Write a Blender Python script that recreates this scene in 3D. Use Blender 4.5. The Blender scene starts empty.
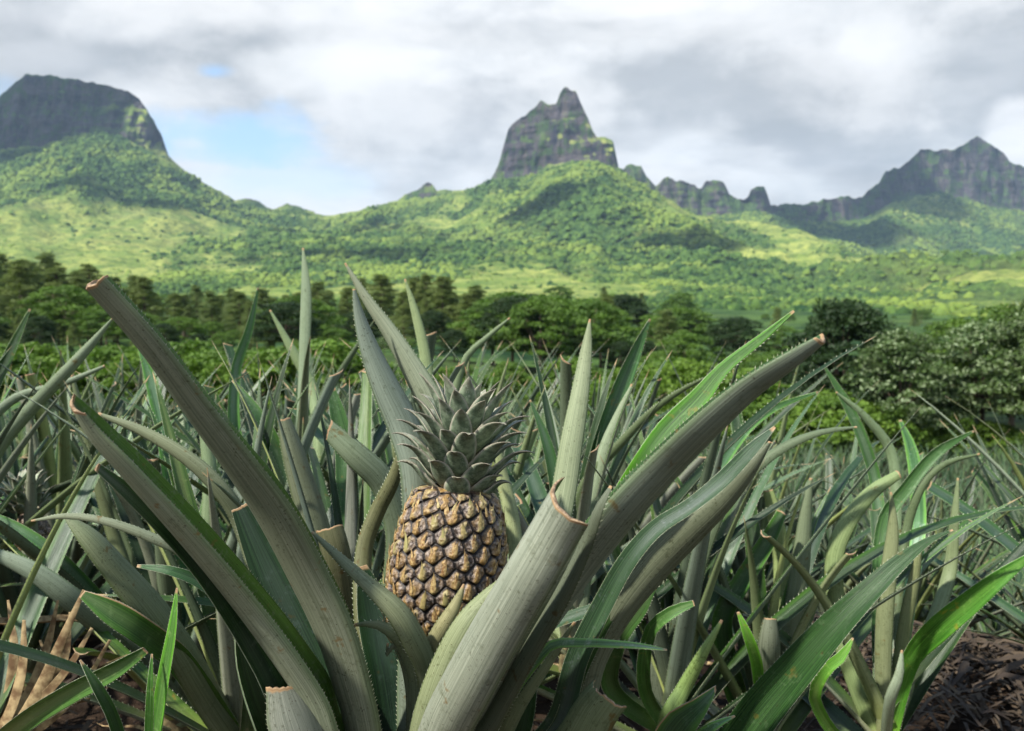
import bpy, math, random
import numpy as np
from mathutils import Vector
R = math.radians
rng = random.Random(7)
nr = np.random.RandomState(11)
S = bpy.context.scene
C = S.collection
F = 995.6
CAM = np.array([0, 0, 0.9])
PITCH = math.atan((365.5-300)/F)
FW = np.array([0, math.cos(PITCH), -math.sin(PITCH)])
UP = np.array([0, math.sin(PITCH), math.cos(PITCH)])
RT = np.array([1.0, 0, 0])
SUN_EL, SUN_AZ = R(50), R(-128)     # compass bearing the sun stands at, from +Y towards +X
SUND = np.array([math.sin(SUN_AZ)*math.cos(SUN_EL), math.cos(SUN_AZ)*math.cos(SUN_EL), math.sin(SUN_EL)])

def at(x, y, d):
    return CAM + d*(FW + RT*(x-512)/F - UP*(y-365.5)/F)

# ------------------------------------------------------------------ noise
def _h(i, j, k, s):
    n = (i.astype(np.int64)*374761393 + j.astype(np.int64)*668265263 + k.astype(np.int64)*2147483647 + s*974634777) & 0xffffffff
    n = ((n ^ (n >> 13))*1274126177) & 0xffffffff
    n = ((n ^ (n >> 16))*2246822519) & 0xffffffff
    return ((n ^ (n >> 15)) & 0xffffff)/float(0xffffff)
def vn(x, y, z=0.0, s=0):
    x, y, z = np.broadcast_arrays(np.asarray(x, float), np.asarray(y, float), np.asarray(z, float))
    xi, yi, zi = np.floor(x), np.floor(y), np.floor(z)
    fx, fy, fz = x-xi, y-yi, z-zi
    fx = fx*fx*(3-2*fx); fy = fy*fy*(3-2*fy); fz = fz*fz*(3-2*fz)
    r = 0
    for a in (0, 1):
        for b in (0, 1):
            for c in (0, 1):
                w = (fx if a else 1-fx)*(fy if b else 1-fy)*(fz if c else 1-fz)
                r = r + w*_h(xi+a, yi+b, zi+c, s)
    return r
def fbm(x, y, z=0.0, s=0, o=4):
    r, a, t = 0, 1.0, 0
    for k in range(o):
        r = r + a*vn(x*2**k, y*2**k, z*2**k, s+k*7); t += a; a *= .5
    return r/t
def sstep(a, b, x):
    t = np.clip((x-a)/(b-a), 0, 1)
    return t*t*(3-2*t)

# ------------------------------------------------------------------ objects
def tag(o, label=None, cat=None, group=None, kind=None):
    if label: o['label'] = label
    if cat: o['category'] = cat
    if group: o['group'] = group
    if kind: o['kind'] = kind
    return o
def empty(name, loc, label, cat, group=None):
    o = bpy.data.objects.new(name, None); C.objects.link(o)
    o.location = [float(v) for v in loc]; o.empty_display_size = .1
    return tag(o, label, cat, group)
def mesh(name, V, Fc, mats, mi=None, attr=None, smooth=True):
    me = bpy.data.meshes.new(name)
    me.from_pydata([tuple(v) for v in np.asarray(V).tolist()], [], Fc)
    for m in mats: me.materials.append(m)
    if mi is not None: me.polygons.foreach_set('material_index', np.asarray(mi, dtype=np.int32))
    me.polygons.foreach_set('use_smooth', np.full(len(me.polygons), smooth))
    if attr is not None:
        for k, a in attr.items():
            a = np.asarray(a, dtype=np.float32)
            at_ = me.attributes.new(k, 'FLOAT_VECTOR' if a.ndim == 2 else 'FLOAT', 'POINT')
            at_.data.foreach_set('vector' if a.ndim == 2 else 'value', a.ravel())
    me.update()
    return me
def grid_mesh(name, V, nx, ny, mats, attr=None):
    """V of shape (ny, nx, 3)"""
    me = bpy.data.meshes.new(name)
    n = nx*ny
    me.vertices.add(n); me.vertices.foreach_set('co', V.reshape(-1).astype(np.float32))
    i = np.arange(ny-1)[:, None]*nx + np.arange(nx-1)[None, :]
    q = np.stack([i, i+1, i+nx+1, i+nx], -1).reshape(-1, 4)
    me.loops.add(q.size); me.loops.foreach_set('vertex_index', q.ravel().astype(np.int32))
    me.polygons.add(len(q)); me.polygons.foreach_set('loop_start', (np.arange(len(q))*4).astype(np.int32))
    me.polygons.foreach_set('loop_total', np.full(len(q), 4, dtype=np.int32))
    me.polygons.foreach_set('use_smooth', np.full(len(q), True))
    for m in mats: me.materials.append(m)
    if attr:
        for k, a in attr.items():
            at_ = me.attributes.new(k, 'FLOAT', 'POINT'); at_.data.foreach_set('value', a.ravel().astype(np.float32))
    me.update(calc_edges=True); me.validate()
    return me
def link(name, me, parent=None, loc=None):
    o = bpy.data.objects.new(name, me); C.objects.link(o)
    if parent: o.parent = parent
    if loc is not None: o.location = [float(v) for v in loc]
    return o

# ------------------------------------------------------------------ shader helpers
class NT:
    def __init__(s, nt): s.t = nt; s.n = nt.nodes; s.l = nt.links
    def new(s, ty, **kw):
        n = s.n.new(ty)
        for k, v in kw.items(): setattr(n, k, v)
        return n
    def put(s, v, sock):
        if hasattr(v, 'is_linked') or isinstance(v, bpy.types.NodeSocket): s.l.new(v, sock)
        else:
            if isinstance(v, (tuple, list)) and len(v) == 3 and len(sock.default_value) == 4: v = (*v, 1)
            sock.default_value = v
    def m(s, op, a, b=None, c=None, clamp=False):
        n = s.new('ShaderNodeMath', operation=op); n.use_clamp = clamp
        s.put(a, n.inputs[0])
        if b is not None: s.put(b, n.inputs[1])
        if c is not None: s.put(c, n.inputs[2])
        return n.outputs[0]
    def mix(s, f, a, b, mode='MIX'):
        n = s.new('ShaderNodeMix', data_type='RGBA', blend_type=mode)
        s.put(f, n.inputs[0]); s.put(a, n.inputs[6]); s.put(b, n.inputs[7])
        return n.outputs[2]
    def ss(s, v, a, b, lo=0.0, hi=1.0):
        n = s.new('ShaderNodeMapRange', interpolation_type='SMOOTHSTEP')
        s.put(v, n.inputs[0]); s.put(a, n.inputs[1]); s.put(b, n.inputs[2]); s.put(lo, n.inputs[3]); s.put(hi, n.inputs[4])
        return n.outputs[0]
    def noise(s, vec, scale, detail=4, rough=.5, dist=0.0):
        n = s.new('ShaderNodeTexNoise'); s.put(scale, n.inputs['Scale']); n.inputs['Detail'].default_value = detail
        n.inputs['Roughness'].default_value = rough; n.inputs['Distortion'].default_value = dist
        if vec is not None: s.l.new(vec, n.inputs['Vector'])
        return n.outputs['Fac']
    def vor(s, vec, scale, feat='F1', out='Distance'):
        n = s.new('ShaderNodeTexVoronoi', feature=feat); n.inputs['Scale'].default_value = scale
        if vec is not None: s.l.new(vec, n.inputs['Vector'])
        return n.outputs[out]
    def scalev(s, vec, sc):
        n = s.new('ShaderNodeVectorMath', operation='MULTIPLY'); s.l.new(vec, n.inputs[0]); n.inputs[1].default_value = sc
        return n.outputs[0]
    def attr(s, name, out='Vector'):
        n = s.new('ShaderNodeAttribute'); n.attribute_name = name; return n.outputs[out]
    def sep(s, v):
        n = s.new('ShaderNodeSeparateXYZ'); s.l.new(v, n.inputs[0]); return n.outputs
    def comb(s, x, y, z):
        n = s.new('ShaderNodeCombineXYZ'); s.put(x, n.inputs[0]); s.put(y, n.inputs[1]); s.put(z, n.inputs[2]); return n.outputs[0]
def material(name):
    m = bpy.data.materials.new(name); m.use_nodes = True
    t = NT(m.node_tree); b = m.node_tree.nodes['Principled BSDF']
    return m, t, b
def bump(t, b, h, strength=.4, dist=.001):
    n = t.new('ShaderNodeBump'); n.inputs['Strength'].default_value = strength; n.inputs['Distance'].default_value = dist
    t.l.new(h, n.inputs['Height']); t.l.new(n.outputs[0], b.inputs['Normal'])

# leaf attribute: (u across -1..1, t along 0..1, brown)
def leaf_material(name, top, lowdetail=False):
    m, t, b = material(name)
    a = t.sep(t.attr('leaf')); oi = t.new('ShaderNodeObjectInfo')
    rnd = oi.outputs['Random']; tint = oi.outputs['Color']
    tc = t.new('ShaderNodeTexCoord').outputs['Object']
    # streaks run along the blade
    sv = t.comb(t.m('MULTIPLY', a[0], 9.0), t.m('MULTIPLY', a[1], 1.3), t.m('MULTIPLY', rnd, 40.0))
    streak = t.noise(sv, 2.2, 3, .6)
    blot = t.noise(tc, 22.0, 4, .6)
    big = t.noise(tc, 6.0, 2, .5)
    speck = t.ss(t.noise(tc, 260.0, 3, .6), .56, .66)
    if top:
        c1 = (.018, .042, .018); c2 = (.070, .125, .050); c3 = (.125, .142, .115)
        col = t.mix(t.ss(streak, .3, .7), c1, c2)
        # waxy grey bloom down the middle of the channel
        mid = t.m('MULTIPLY', t.ss(t.m('ABSOLUTE', a[0]), .75, .1), t.ss(big, .35, .62))
        col = t.mix(t.m('MULTIPLY', mid, .55), col, c3)
        # brighter green by the margins on some leaves, light through the blade painted in
        edge = t.m('MULTIPLY', t.ss(t.m('ABSOLUTE', a[0]), .45, .95), t.ss(rnd, .25, .9))
        col = t.mix(t.m('MULTIPLY', edge, .6), col, (.10, .20, .03))
        rough = .36
    else:
        c1 = (.165, .185, .145); c2 = (.345, .360, .300)
        col = t.mix(t.ss(streak, .05, .95), c1, c2)
        col = t.mix(t.m('MULTIPLY', t.ss(big, .45, .7), .35), col, (.24, .245, .19))
        col = t.mix(t.m('MULTIPLY', t.ss(rnd, .55, .95), .28), col, (.13, .18, .07))
        edge = t.ss(t.m('ABSOLUTE', a[0]), .80, .98)
        col = t.mix(t.m('MULTIPLY', edge, .55), col, (.10, .15, .055))
        rough = .46
    fib = t.noise(t.comb(t.m('MULTIPLY', a[0], 34.0), t.m('MULTIPLY', a[1], 2.2), t.m('MULTIPLY', rnd, 31.0)), 1.6, 3, .7)
    col = t.mix(t.ss(fib, .36, .64), t.mix(1.0, col, (.72, .74, .70), 'MULTIPLY'), t.mix(1.0, col, (1.16, 1.15, 1.14), 'MULTIPLY'))
    # base of the blade yellower, scurf specks, mildew dots
    col = t.mix(t.m('MULTIPLY', t.ss(a[1], .22, .0), .5), col, (.30, .30, .13))
    col = t.mix(t.m('MULTIPLY', speck, t.m('MULTIPLY', t.ss(blot, .48, .66), .65 if not top else .3)), col, (.045, .05, .02) if not top else (.2, .22, .19))
    col = t.mix(t.m('MULTIPLY', t.ss(t.noise(tc, 36.0, 3, .7), .64, .72), .75), col, (.16, .10, .035))
    col = t.mix(t.m('MULTIPLY', t.ss(t.noise(tc, 75.0, 4, .7), .55, .72), .45), col, (.09, .10, .055) if not top else (.16, .18, .14))
    col = t.mix(t.m('MULTIPLY', t.ss(t.noise(tc, 420.0, 2, .5), .66, .74), .8), col, (.05, .035, .02))
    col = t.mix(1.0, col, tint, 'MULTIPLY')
    br = t.ss(t.m('ADD', a[2], t.m('MULTIPLY', t.m('SUBTRACT', blot, .5), .9)), .35, .65)
    col = t.mix(br, col, (.42, .28, .15))
    col = t.mix(t.m('MULTIPLY', t.ss(blot, .45, .6), t.m('MULTIPLY', t.ss(a[2], .5, 1.0), .7)), col, (.14, .07, .04))
    t.put(col, b.inputs['Base Color'])
    b.inputs['Roughness'].default_value = rough
    b.inputs['Specular IOR Level'].default_value = .32 if top else .20
    if not lowdetail:
        h = t.m('ADD', t.noise(t.comb(t.m('MULTIPLY', a[0], 30.0), t.m('MULTIPLY', a[1], 3.0), 0.0), 1.0, 2, .5), t.m('MULTIPLY', blot, .6))
        bump(t, b, t.m('ADD', h, t.m('MULTIPLY', fib, .8)), .35, .0010)
    tr = t.new('ShaderNodeBsdfTranslucent'); t.put(t.mix(1.0, col, (1.3, 1.9, .5), 'MULTIPLY'), tr.inputs[0])
    mx = t.new('ShaderNodeMixShader'); mx.inputs[0].default_value = .10
    t.l.new(b.outputs[0], mx.inputs[1]); t.l.new(tr.outputs[0], mx.inputs[2])
    t.l.new(mx.outputs[0], m.node_tree.nodes['Material Output'].inputs[0])
    return m
def flat_material(name, col, rough=.7, var=.3, scale=60, col2=None, spec=.3, bmp=0.0):
    m, t, b = material(name)
    tc = t.new('ShaderNodeTexCoord').outputs['Object']
    n = t.noise(tc, scale, 4, .6)
    c2 = col2 or tuple(c*(1-var) for c in col)
    t.put(t.mix(t.ss(n, .3, .7), c2, col), b.inputs['Base Color'])
    b.inputs['Roughness'].default_value = rough; b.inputs['Specular IOR Level'].default_value = spec
    if bmp: bump(t, b, n, .6, bmp)
    return m
M_AB = leaf_material('leaf underside', False)
M_AD = leaf_material('leaf upper side', True)
M_CUT = flat_material('cut leaf tissue', (.40, .29, .18), .8, .6, 400, (.13, .08, .045))
M_SP = flat_material('leaf spine', (.46, .48, .36), .5, .4, 90, (.20, .23, .12))
M_DRY = flat_material('dried leaf', (.44, .33, .17), .8, .5, 55, (.13, .075, .035), bmp=.002)
M_STEM = flat_material('plant stem', (.20, .17, .08), .8, .5, 60, (.08, .06, .03), bmp=.003)
LM = [M_AB, M_AD, M_CUT, M_SP]

# ------------------------------------------------------------------ leaf builder
def sheet_leaf(P, B, M, W, a, thick, K=9, cut=False, tooth=0.0, toothlen=.0018, seed=0, jag=.5, slant=0.0, base=None, rolls=None, edgebrown=0):
    """P spine; B lateral; M towards convex side; W half width; returns V,F,mi,attr"""
    rs = random.Random(seed)
    n = len(P); u = np.linspace(-1, 1, K)
    if np.isscalar(a): a = np.full(n, a)
    V = []; A = []
    L = np.concatenate([[0], np.cumsum(np.linalg.norm(np.diff(P, axis=0), axis=1))]); T = L/L[-1]
    tan = np.gradient(P, axis=0); tan /= np.linalg.norm(tan, axis=1)[:, None]
    jg = [0.0]
    for _ in range(K-1): jg.append(.9*jg[-1]+rs.uniform(-.34, .34))
    out = np.zeros((n, K, 3)); inn = np.zeros((n, K, 3))
    wv = 1+.035*np.sin(T*rs.uniform(14, 24)+rs.uniform(0, 6))
    for i in range(n):
        phi = u*a[i]; sa = math.sin(a[i])
        l = np.sin(phi)/sa; nn = (np.cos(phi)-math.cos(a[i]))/sa
        th = thick*(1-.86*u*u)
        w = W[i]
        o = P[i] + (w*l)[:, None]*B[i] + (w*nn)[:, None]*M[i]
        th = np.minimum(th, w*.5)
        q = o - (th*np.sin(phi))[:, None]*B[i] - (th*np.cos(phi))[:, None]*M[i]
        if cut and T[i] > .9:
            k = (T[i]-.9)/.1
            sh = (np.array(jg)*jag*.35 + slant*u)*W[i]*k**3
            o = o+sh[:, None]*tan[i]; q = q+sh[:, None]*tan[i]
        out[i] = o; inn[i] = q
    V = np.concatenate([out.reshape(-1, 3), inn.reshape(-1, 3)])
    br = np.zeros((n, K))
    tipbr = (1-T)*L[-1]                                   # metres from the tip
    if cut: br = np.clip(1-tipbr/.0045, 0, 1)[:, None]*np.ones(K)[None, :]
    else: br = .75*np.clip(1-tipbr/.012, 0, 1)[:, None]*np.ones(K)[None, :]
    if edgebrown: br = np.maximum(br, (sstep(.8, 1, edgebrown*u)[None, :])*sstep(.45, .8, T)[:, None])
    at_ = np.stack([np.broadcast_to(u, (n, K)), np.broadcast_to(T[:, None], (n, K)), br], -1).reshape(-1, 3)
    A = np.concatenate([at_, at_])
    Fs = []; mi = []
    o2 = n*K
    for i in range(n-1):
        for k in range(K-1):
            a0 = i*K+k
            Fs.append((a0, a0+1, a0+K+1, a0+K)); mi.append(0)
            Fs.append((o2+a0, o2+a0+K, o2+a0+K+1, o2+a0+1)); mi.append(1)
        for k in (0, K-1):
            a0 = i*K+k
            q = (a0, a0+K, o2+a0+K, o2+a0)
            Fs.append(q if k == 0 else q[::-1]); mi.append(3 if tooth else 0)
    for k in range(K-1):
        a0 = (n-1)*K+k
        Fs.append((a0, a0+1, o2+a0+1, o2+a0)); mi.append(2)
    if tooth:
        V = list(V); A = list(A); c = len(V)
        for side in (0, K-1):
            e = out[:, side]; sgn = -1 if side == 0 else 1
            s = tooth*.5
            while s < L[-1]*(.985 if cut else .97):
                i = min(np.searchsorted(L, s), n-1); i = max(i, 1)
                f = (s-L[i-1])/(L[i]-L[i-1]+1e-9)
                p = e[i-1]*(1-f)+e[i]*f; tg = tan[i]
                # outward along the sheet at this margin
                d = out[i, side]-out[i, side+(1 if side == 0 else -1)]; d = d/(np.linalg.norm(d)+1e-9)
                ln = toothlen*rs.uniform(.6, 1.3)
                hw = toothlen*.42
                V += [p-tg*hw-d*.0004, p+tg*hw-d*.0004, p+d*ln+tg*ln*.9]
                t_ = s/L[-1]
                A += [(sgn, t_, 0)]*3
                Fs.append((c, c+1, c+2)); mi.append(3); c += 3
                s += tooth*rs.uniform(.7, 1.35)
        V = np.array(V); A = np.array(A)
    return V, Fs, mi, A

def smooth(pts, n):
    """Catmull-Rom through rows of pts, evenly in control spacing"""
    p = np.asarray(pts, float)
    d = np.linalg.norm(np.diff(p[:, :2], axis=0), axis=1)+1e-6
    s = np.concatenate([[0], np.cumsum(d)])
    m = np.zeros_like(p)
    for i in range(len(p)):
        if i == 0: m[i] = (p[1]-p[0])/(s[1]-s[0])
        elif i == len(p)-1: m[i] = (p[-1]-p[-2])/(s[-1]-s[-2])
        else: m[i] = (p[i+1]-p[i-1])/(s[i+1]-s[i-1])
    q = np.linspace(0, s[-1], n); res = []
    for v in q:
        i = min(max(np.searchsorted(s, v)-1, 0), len(p)-2); h = s[i+1]-s[i]; t = (v-s[i])/h
        res.append((2*t**3-3*t**2+1)*p[i]+(t**3-2*t**2+t)*h*m[i]+(-2*t**3+3*t**2)*p[i+1]+(t**3-t**2)*h*m[i+1])
    return np.array(res)

def traced_leaf(parent, pts, face='ab', roll=0, a=55, cut=False, tint=(1, 1, 1), K=19, thick=.0028, slant=0.0, jag=.5, seed=None, edgebrown=0, dry=False, name='leaf', label=None, tooth=.0052):
    """pts: (x, y, width in px, depth m) from the TIP to the root; silhouettes are matched at the traced station"""
    global LSEED
    LSEED += 1
    pts = [p for p in pts][::-1]
    ln = sum(math.hypot(pts[i+1][0]-pts[i][0], pts[i+1][1]-pts[i][1]) for i in range(len(pts)-1))
    n = int(max(12, min(46, ln/11)))
    q = smooth([(p[0], p[1], p[2], p[3]) for p in pts], n)
    # extra stations close to the tip
    e = [q[-2]*(1-f)+q[-1]*f for f in (.55, .8, .93)]
    q = np.concatenate([q[:-1], e, q[-1:]]); n = len(q)
    q[:, 2] = np.maximum(q[:, 2], .6)
    P = np.array([at(x, y, d) for x, y, w, d in q])
    tan = np.gradient(P, axis=0); tan /= np.linalg.norm(tan, axis=1)[:, None]
    rl = np.array([r for r in np.interp(np.linspace(0, 1, n), [0, 1], roll if isinstance(roll, tuple) else (roll, roll))])
    B = np.zeros_like(P); M = np.zeros_like(P); W = np.zeros(n)
    u = np.linspace(-1, 1, K); ar = R(a)
    for i in range(n):
        v = CAM-P[i]; v /= np.linalg.norm(v)
        m0 = v-tan[i]*v.dot(tan[i]); m0 /= np.linalg.norm(m0)
        b0 = np.cross(tan[i], m0)
        if face == 'ad': mm, bb = -m0, -b0
        else: mm, bb = m0, b0
        r = R(rl[i])
        B[i] = bb*math.cos(r)-mm*math.sin(r); M[i] = mm*math.cos(r)+bb*math.sin(r)
        l = np.sin(u*ar)/math.sin(ar); nn = (np.cos(u*ar)-math.cos(ar))/math.sin(ar)
        pos = l[:, None]*B[i]+nn[:, None]*M[i]
        ext = pos.dot(b0)
        W[i] = q[i, 2]*q[i, 3]/F/(ext.max()-ext.min())
        P[i] = P[i]-b0*W[i]*(ext.max()+ext.min())/2
    V, Fs, mi, A = sheet_leaf(P, B, M, W, ar, thick, K, cut, tooth=tooth, seed=seed or LSEED, jag=jag, slant=slant, edgebrown=edgebrown)
    loc = np.array(parent.location) if parent else np.zeros(3)
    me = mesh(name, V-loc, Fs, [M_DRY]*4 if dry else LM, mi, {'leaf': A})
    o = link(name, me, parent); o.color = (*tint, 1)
    if label: o['label'] = label
    return o
LSEED = 100

# library of leaves for the plants that are not traced: root at origin, growing +X and up
def lib_leaf(i, K=5, nseg=13, teeth=True):
    rs = random.Random(500+i)
    L = rs.uniform(.55, .92); W0 = rs.uniform(.015, .023)
    el = R(rs.uniform(-4, 10)); bend = rs.uniform(.03, .62)*(1 if rs.random() < .85 else 2.0)
    cut = rs.random() < .30
    if cut: L *= rs.uniform(.5, .85)
    ts = np.linspace(0, 1, nseg)
    if cut: ts = np.concatenate([ts[:-1], [.97, .992, 1.0]])
    # starts upright in +Z, bends towards +X
    ang = R(90)-(el+bend*ts**1.7)
    side = rs.uniform(-.25, .25)
    P = np.zeros((len(ts), 3))
    for k in range(1, len(ts)):
        ds = (ts[k]-ts[k-1])*L; am = (ang[k]+ang[k-1])/2
        P[k] = P[k-1]+ds*np.array([math.cos(am), side*ts[k], math.sin(am)])
    tan = np.gradient(P, axis=0); tan /= np.linalg.norm(tan, axis=1)[:, None]
    B = np.zeros_like(P); M = np.zeros_like(P); tw = rs.uniform(-.9, .9)
    for k in range(len(ts)):
        b = np.array([0, 1.0, 0]); b -= tan[k]*b.dot(tan[k]); b /= np.linalg.norm(b)
        m = np.cross(b, tan[k])
        if m[0] < 0 and m[2] > 0: m = -m
        m = m if m[2] < 0 or m[0] > 0 else -m     # convex side down and outwards
        r = tw*ts[k]
        B[k] = b*math.cos(r)+m*math.sin(r); M[k] = m*math.cos(r)-b*math.sin(r)
    full = .50 if cut else 1.0
    W = W0*(1.15-.3*ts)*np.clip((1-(ts*full)**2.2)**.9, .02, 1)
    W[0] *= 1.15
    A_ = R(rs.uniform(42, 66))
    return sheet_leaf(P, B, M, W, A_, .0026, K, cut, tooth=.010 if teeth else 0, toothlen=.0026, seed=i, jag=.8, slant=rs.uniform(-.8, .8))
LIB = []; LTIP = {}
for i in range(34):
    V, Fs, mi, A = lib_leaf(i)
    LIB.append(mesh('leaf', V, Fs, LM, mi, {'leaf': A})); LTIP[LIB[-1].name] = V[int(np.argmax(A[:, 1]))]
DRYLIB = []
for i in range(6):
    V, Fs, mi, A = lib_leaf(60+i, teeth=False)
    V = V*np.array([.8, .8, .8]); V[:, 1] += .02*np.sin(V[:, 2]*25)
    DRYLIB.append(mesh('dry_leaf', V, Fs, [M_DRY]*4, mi, {'leaf': A}))
def cyl(p0, p1, r0, r1, seg=8, rings=3, wob=0.0, seed=0):
    rs = random.Random(seed); p0 = np.array(p0, float); p1 = np.array(p1, float)
    d = p1-p0; ln = np.linalg.norm(d); d = d/ln
    a = np.cross(d, [0.3, 1, .2]); a /= np.linalg.norm(a); b = np.cross(d, a)
    V = []; Fs = []
    for j in range(rings+1):
        t = j/rings; c = p0+(p1-p0)*t+(a*rs.uniform(-1, 1)+b*rs.uniform(-1, 1))*wob*(0 < j < rings)
        r = r0+(r1-r0)*t
        for k in range(seg):
            an = 2*math.pi*k/seg; V.append(c+(a*math.cos(an)+b*math.sin(an))*r*(1+.12*math.sin(3*an+j)))
    for j in range(rings):
        for k in range(seg):
            k2 = (k+1) % seg; Fs.append((j*seg+k, j*seg+k2, (j+1)*seg+k2, (j+1)*seg+k))
    Fs.append(tuple(range(seg))[::-1]); Fs.append(tuple(rings*seg+k for k in range(seg)))
    return V, Fs
_v, _f = cyl((0, 0, -.05), (0, 0, .16), .032, .022, 9, 4, .004)
STEM = mesh('stem', _v, _f, [M_STEM])

TINTS = [(1, 1, 1), (.75, .88, .82), (1.2, 1.3, .85), (.62, .75, .74), (1.35, 1.45, .7), (1.1, 1.1, 1.0), (.5, .6, .5), (1.2, 1.35, 1.25), (.85, 1.0, .6), (.42, .5, .44), (.36, .46, .36), (.55, .66, .5)]  # random leaf tones; the spread also paints in highlights and deep shade
def fill_leaves(root, n, seed, zbase=0.0, lo=4, hi=54, dry=2, avoid=None, scale=1.0):
    rs = random.Random(seed); ga = rs.uniform(0, 360)
    for k in range(n):
        az = ga+k*137.5+rs.uniform(-12, 12)
        f = 1-k/n                               # first leaves are the oldest, lowest, most spread
        tilt = lo+(hi-lo)*f**1.3+rs.uniform(-6, 6)
        if avoid and avoid(az % 360, tilt): continue
        o = link('leaf', rs.choice(LIB), root)
        o.rotation_euler = (0, R(tilt), R(az)); o.location = (0, 0, zbase+.02+.13*(1-f))
        s = scale*rs.uniform(.82, 1.12)*(1-.18*(1-f)); o.scale = (s, s, s)
        o.color = (*rs.choice(TINTS), 1)
        tv_ = o.data.vertices[len(o.data.vertices)//3].co if False else LTIP[o.data.name]
        a, bz = R(tilt), o.rotation_euler.z
        X_, Z_ = tv_[0]*math.cos(a)+tv_[2]*math.sin(a), -tv_[0]*math.sin(a)+tv_[2]*math.cos(a)
        for q in range(3):
            w_ = np.array([X_*math.cos(bz)-tv_[1]*math.sin(bz), X_*math.sin(bz)+tv_[1]*math.cos(bz), Z_])*s+np.array(root.location)+np.array(o.location)
            dd = w_-CAM; dep = dd.dot(FW); row_ = 365.5-F*dd.dot(UP)/max(dep, .1)
            if dep > .1 and row_ < 335: s *= .82; o.scale = (s, s, s)
            if 0 < dep < 1.25: s *= .7; o.scale = (s, s, s)
    for k in range(dry):
        o = link('leaf', rs.choice(DRYLIB), root); o['label'] = 'dried brown leaf at the foot of the plant'
        o.rotation_euler = (0, R(rs.uniform(60, 95)), R(rs.uniform(0, 360))); o.location = (0, 0, zbase+.03)
        s = rs.uniform(.5, .85); o.scale = (s, s, s)

# ------------------------------------------------------------------ ground height near the camera
def gz(x, y):
    d = math.hypot(x, max(y, 0)) if y > 0 else 0.0
    k = .55+.45*float(sstep(-.15, .25, np.array(x/(abs(y)+1.0))))
    z = -4.6*(1-math.exp(-max(d-2.8, 0)/10))*k
    return z
def gza(x, y):
    d = np.where(y > 0, np.hypot(x, y), 0)
    k = .55+.45*sstep(-.15, .25, x/(np.abs(y)+1.0))
    return -4.6*(1-np.exp(-np.maximum(d-2.8, 0)/10))*k
#PART2
# ================================================================== the fruiting plant in front
G_NEAR = 'pineapple plants close around the ripe fruit'
HB = at(415, 792, 1.10)
hero = empty('pineapple_plant', HB, 'large pineapple plant carrying the ripe fruit in the middle of the picture', 'pineapple plant')
def rt(x, y, d): return (x, y, 34, d)
def T(parent, pts, root, **k):
    """pts (x,y,w,d); root pixel (x,y,d) joined on below"""
    w = pts[-1][2]
    if root: pts = list(pts)+[(root[0], root[1], max(w*.85, 10), root[2])]
    return traced_leaf(parent, pts, **k)
r0 = (408, 800, 1.08)
# A: long blunt leaf rising to the upper left
T(hero, [(96, 281, 25, .80), (150, 342, 27, .83), (196, 404, 30, .87), (238, 459, 34, .91), (273, 508, 39, .95), (306, 568, 41, .99), (336, 632, 40, 1.02), (357, 700, 37, 1.05), (370, 750, 34, 1.07)], r0,
  roll=(-91, -94), a=84, cut=True, slant=.25, tint=(1.08, 1.06, 1.02), jag=.6, thick=.004, label='long blunt leaf with a brown cut end reaching to the upper left')
# B: wide leaf below it, inside of the far wall showing dark
T(hero, [(76, 405, 12, .80), (97, 430, 23, .82), (129, 463, 28, .84), (170, 507, 31, .87), (211, 553, 33, .91), (249, 599, 35, .95), (284, 645, 37, .98), (315, 692, 37, 1.01), (338, 740, 36, 1.04)], r0,
  roll=(-99, -103), a=84, cut=True, slant=-.6, tint=(1.55, 1.55, 1.45), jag=1.4, thick=.003, edgebrown=0)
T(hero, [(97, 467, 8, .84), (130, 494, 15, .86), (170, 533, 18, .89), (204, 572, 20, .92), (238, 622, 22, .96), (264, 665, 24, .99), (290, 712, 25, 1.02)], (395, 800, 1.08),
  face='ad', roll=40, a=60, cut=True, tint=(1.3, 1.4, 1.5))
# C: dark inner face behind A
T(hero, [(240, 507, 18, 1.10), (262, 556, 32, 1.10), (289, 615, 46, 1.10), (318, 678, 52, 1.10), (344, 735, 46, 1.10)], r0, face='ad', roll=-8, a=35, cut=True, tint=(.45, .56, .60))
# D: torn leaf lower left
T(hero, [(250, 622, 30, 1.02), (258, 660, 44, 1.02), (278, 705, 58, 1.03), (303, 752, 58, 1.05)], (385, 815, 1.08), face='ad', roll=38, a=66, cut=True, slant=.9, jag=.9, tint=(.8, .95, .8), edgebrown=-1)
T(hero, [(284, 686, 34, .985), (292, 712, 52, .99), (312, 760, 56, 1.0)], (385, 820, 1.06), roll=10, a=60, cut=True, slant=-.4, jag=.7)
# dark broad leaves standing between A and the fruit
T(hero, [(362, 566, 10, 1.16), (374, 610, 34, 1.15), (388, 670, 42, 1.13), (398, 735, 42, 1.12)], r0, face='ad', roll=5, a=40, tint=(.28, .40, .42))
T(hero, [(345, 640, 6, 1.12), (352, 690, 22, 1.11), (372, 745, 30, 1.10)], r0, face='ad', a=45, tint=(.35, .45, .35))
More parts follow.
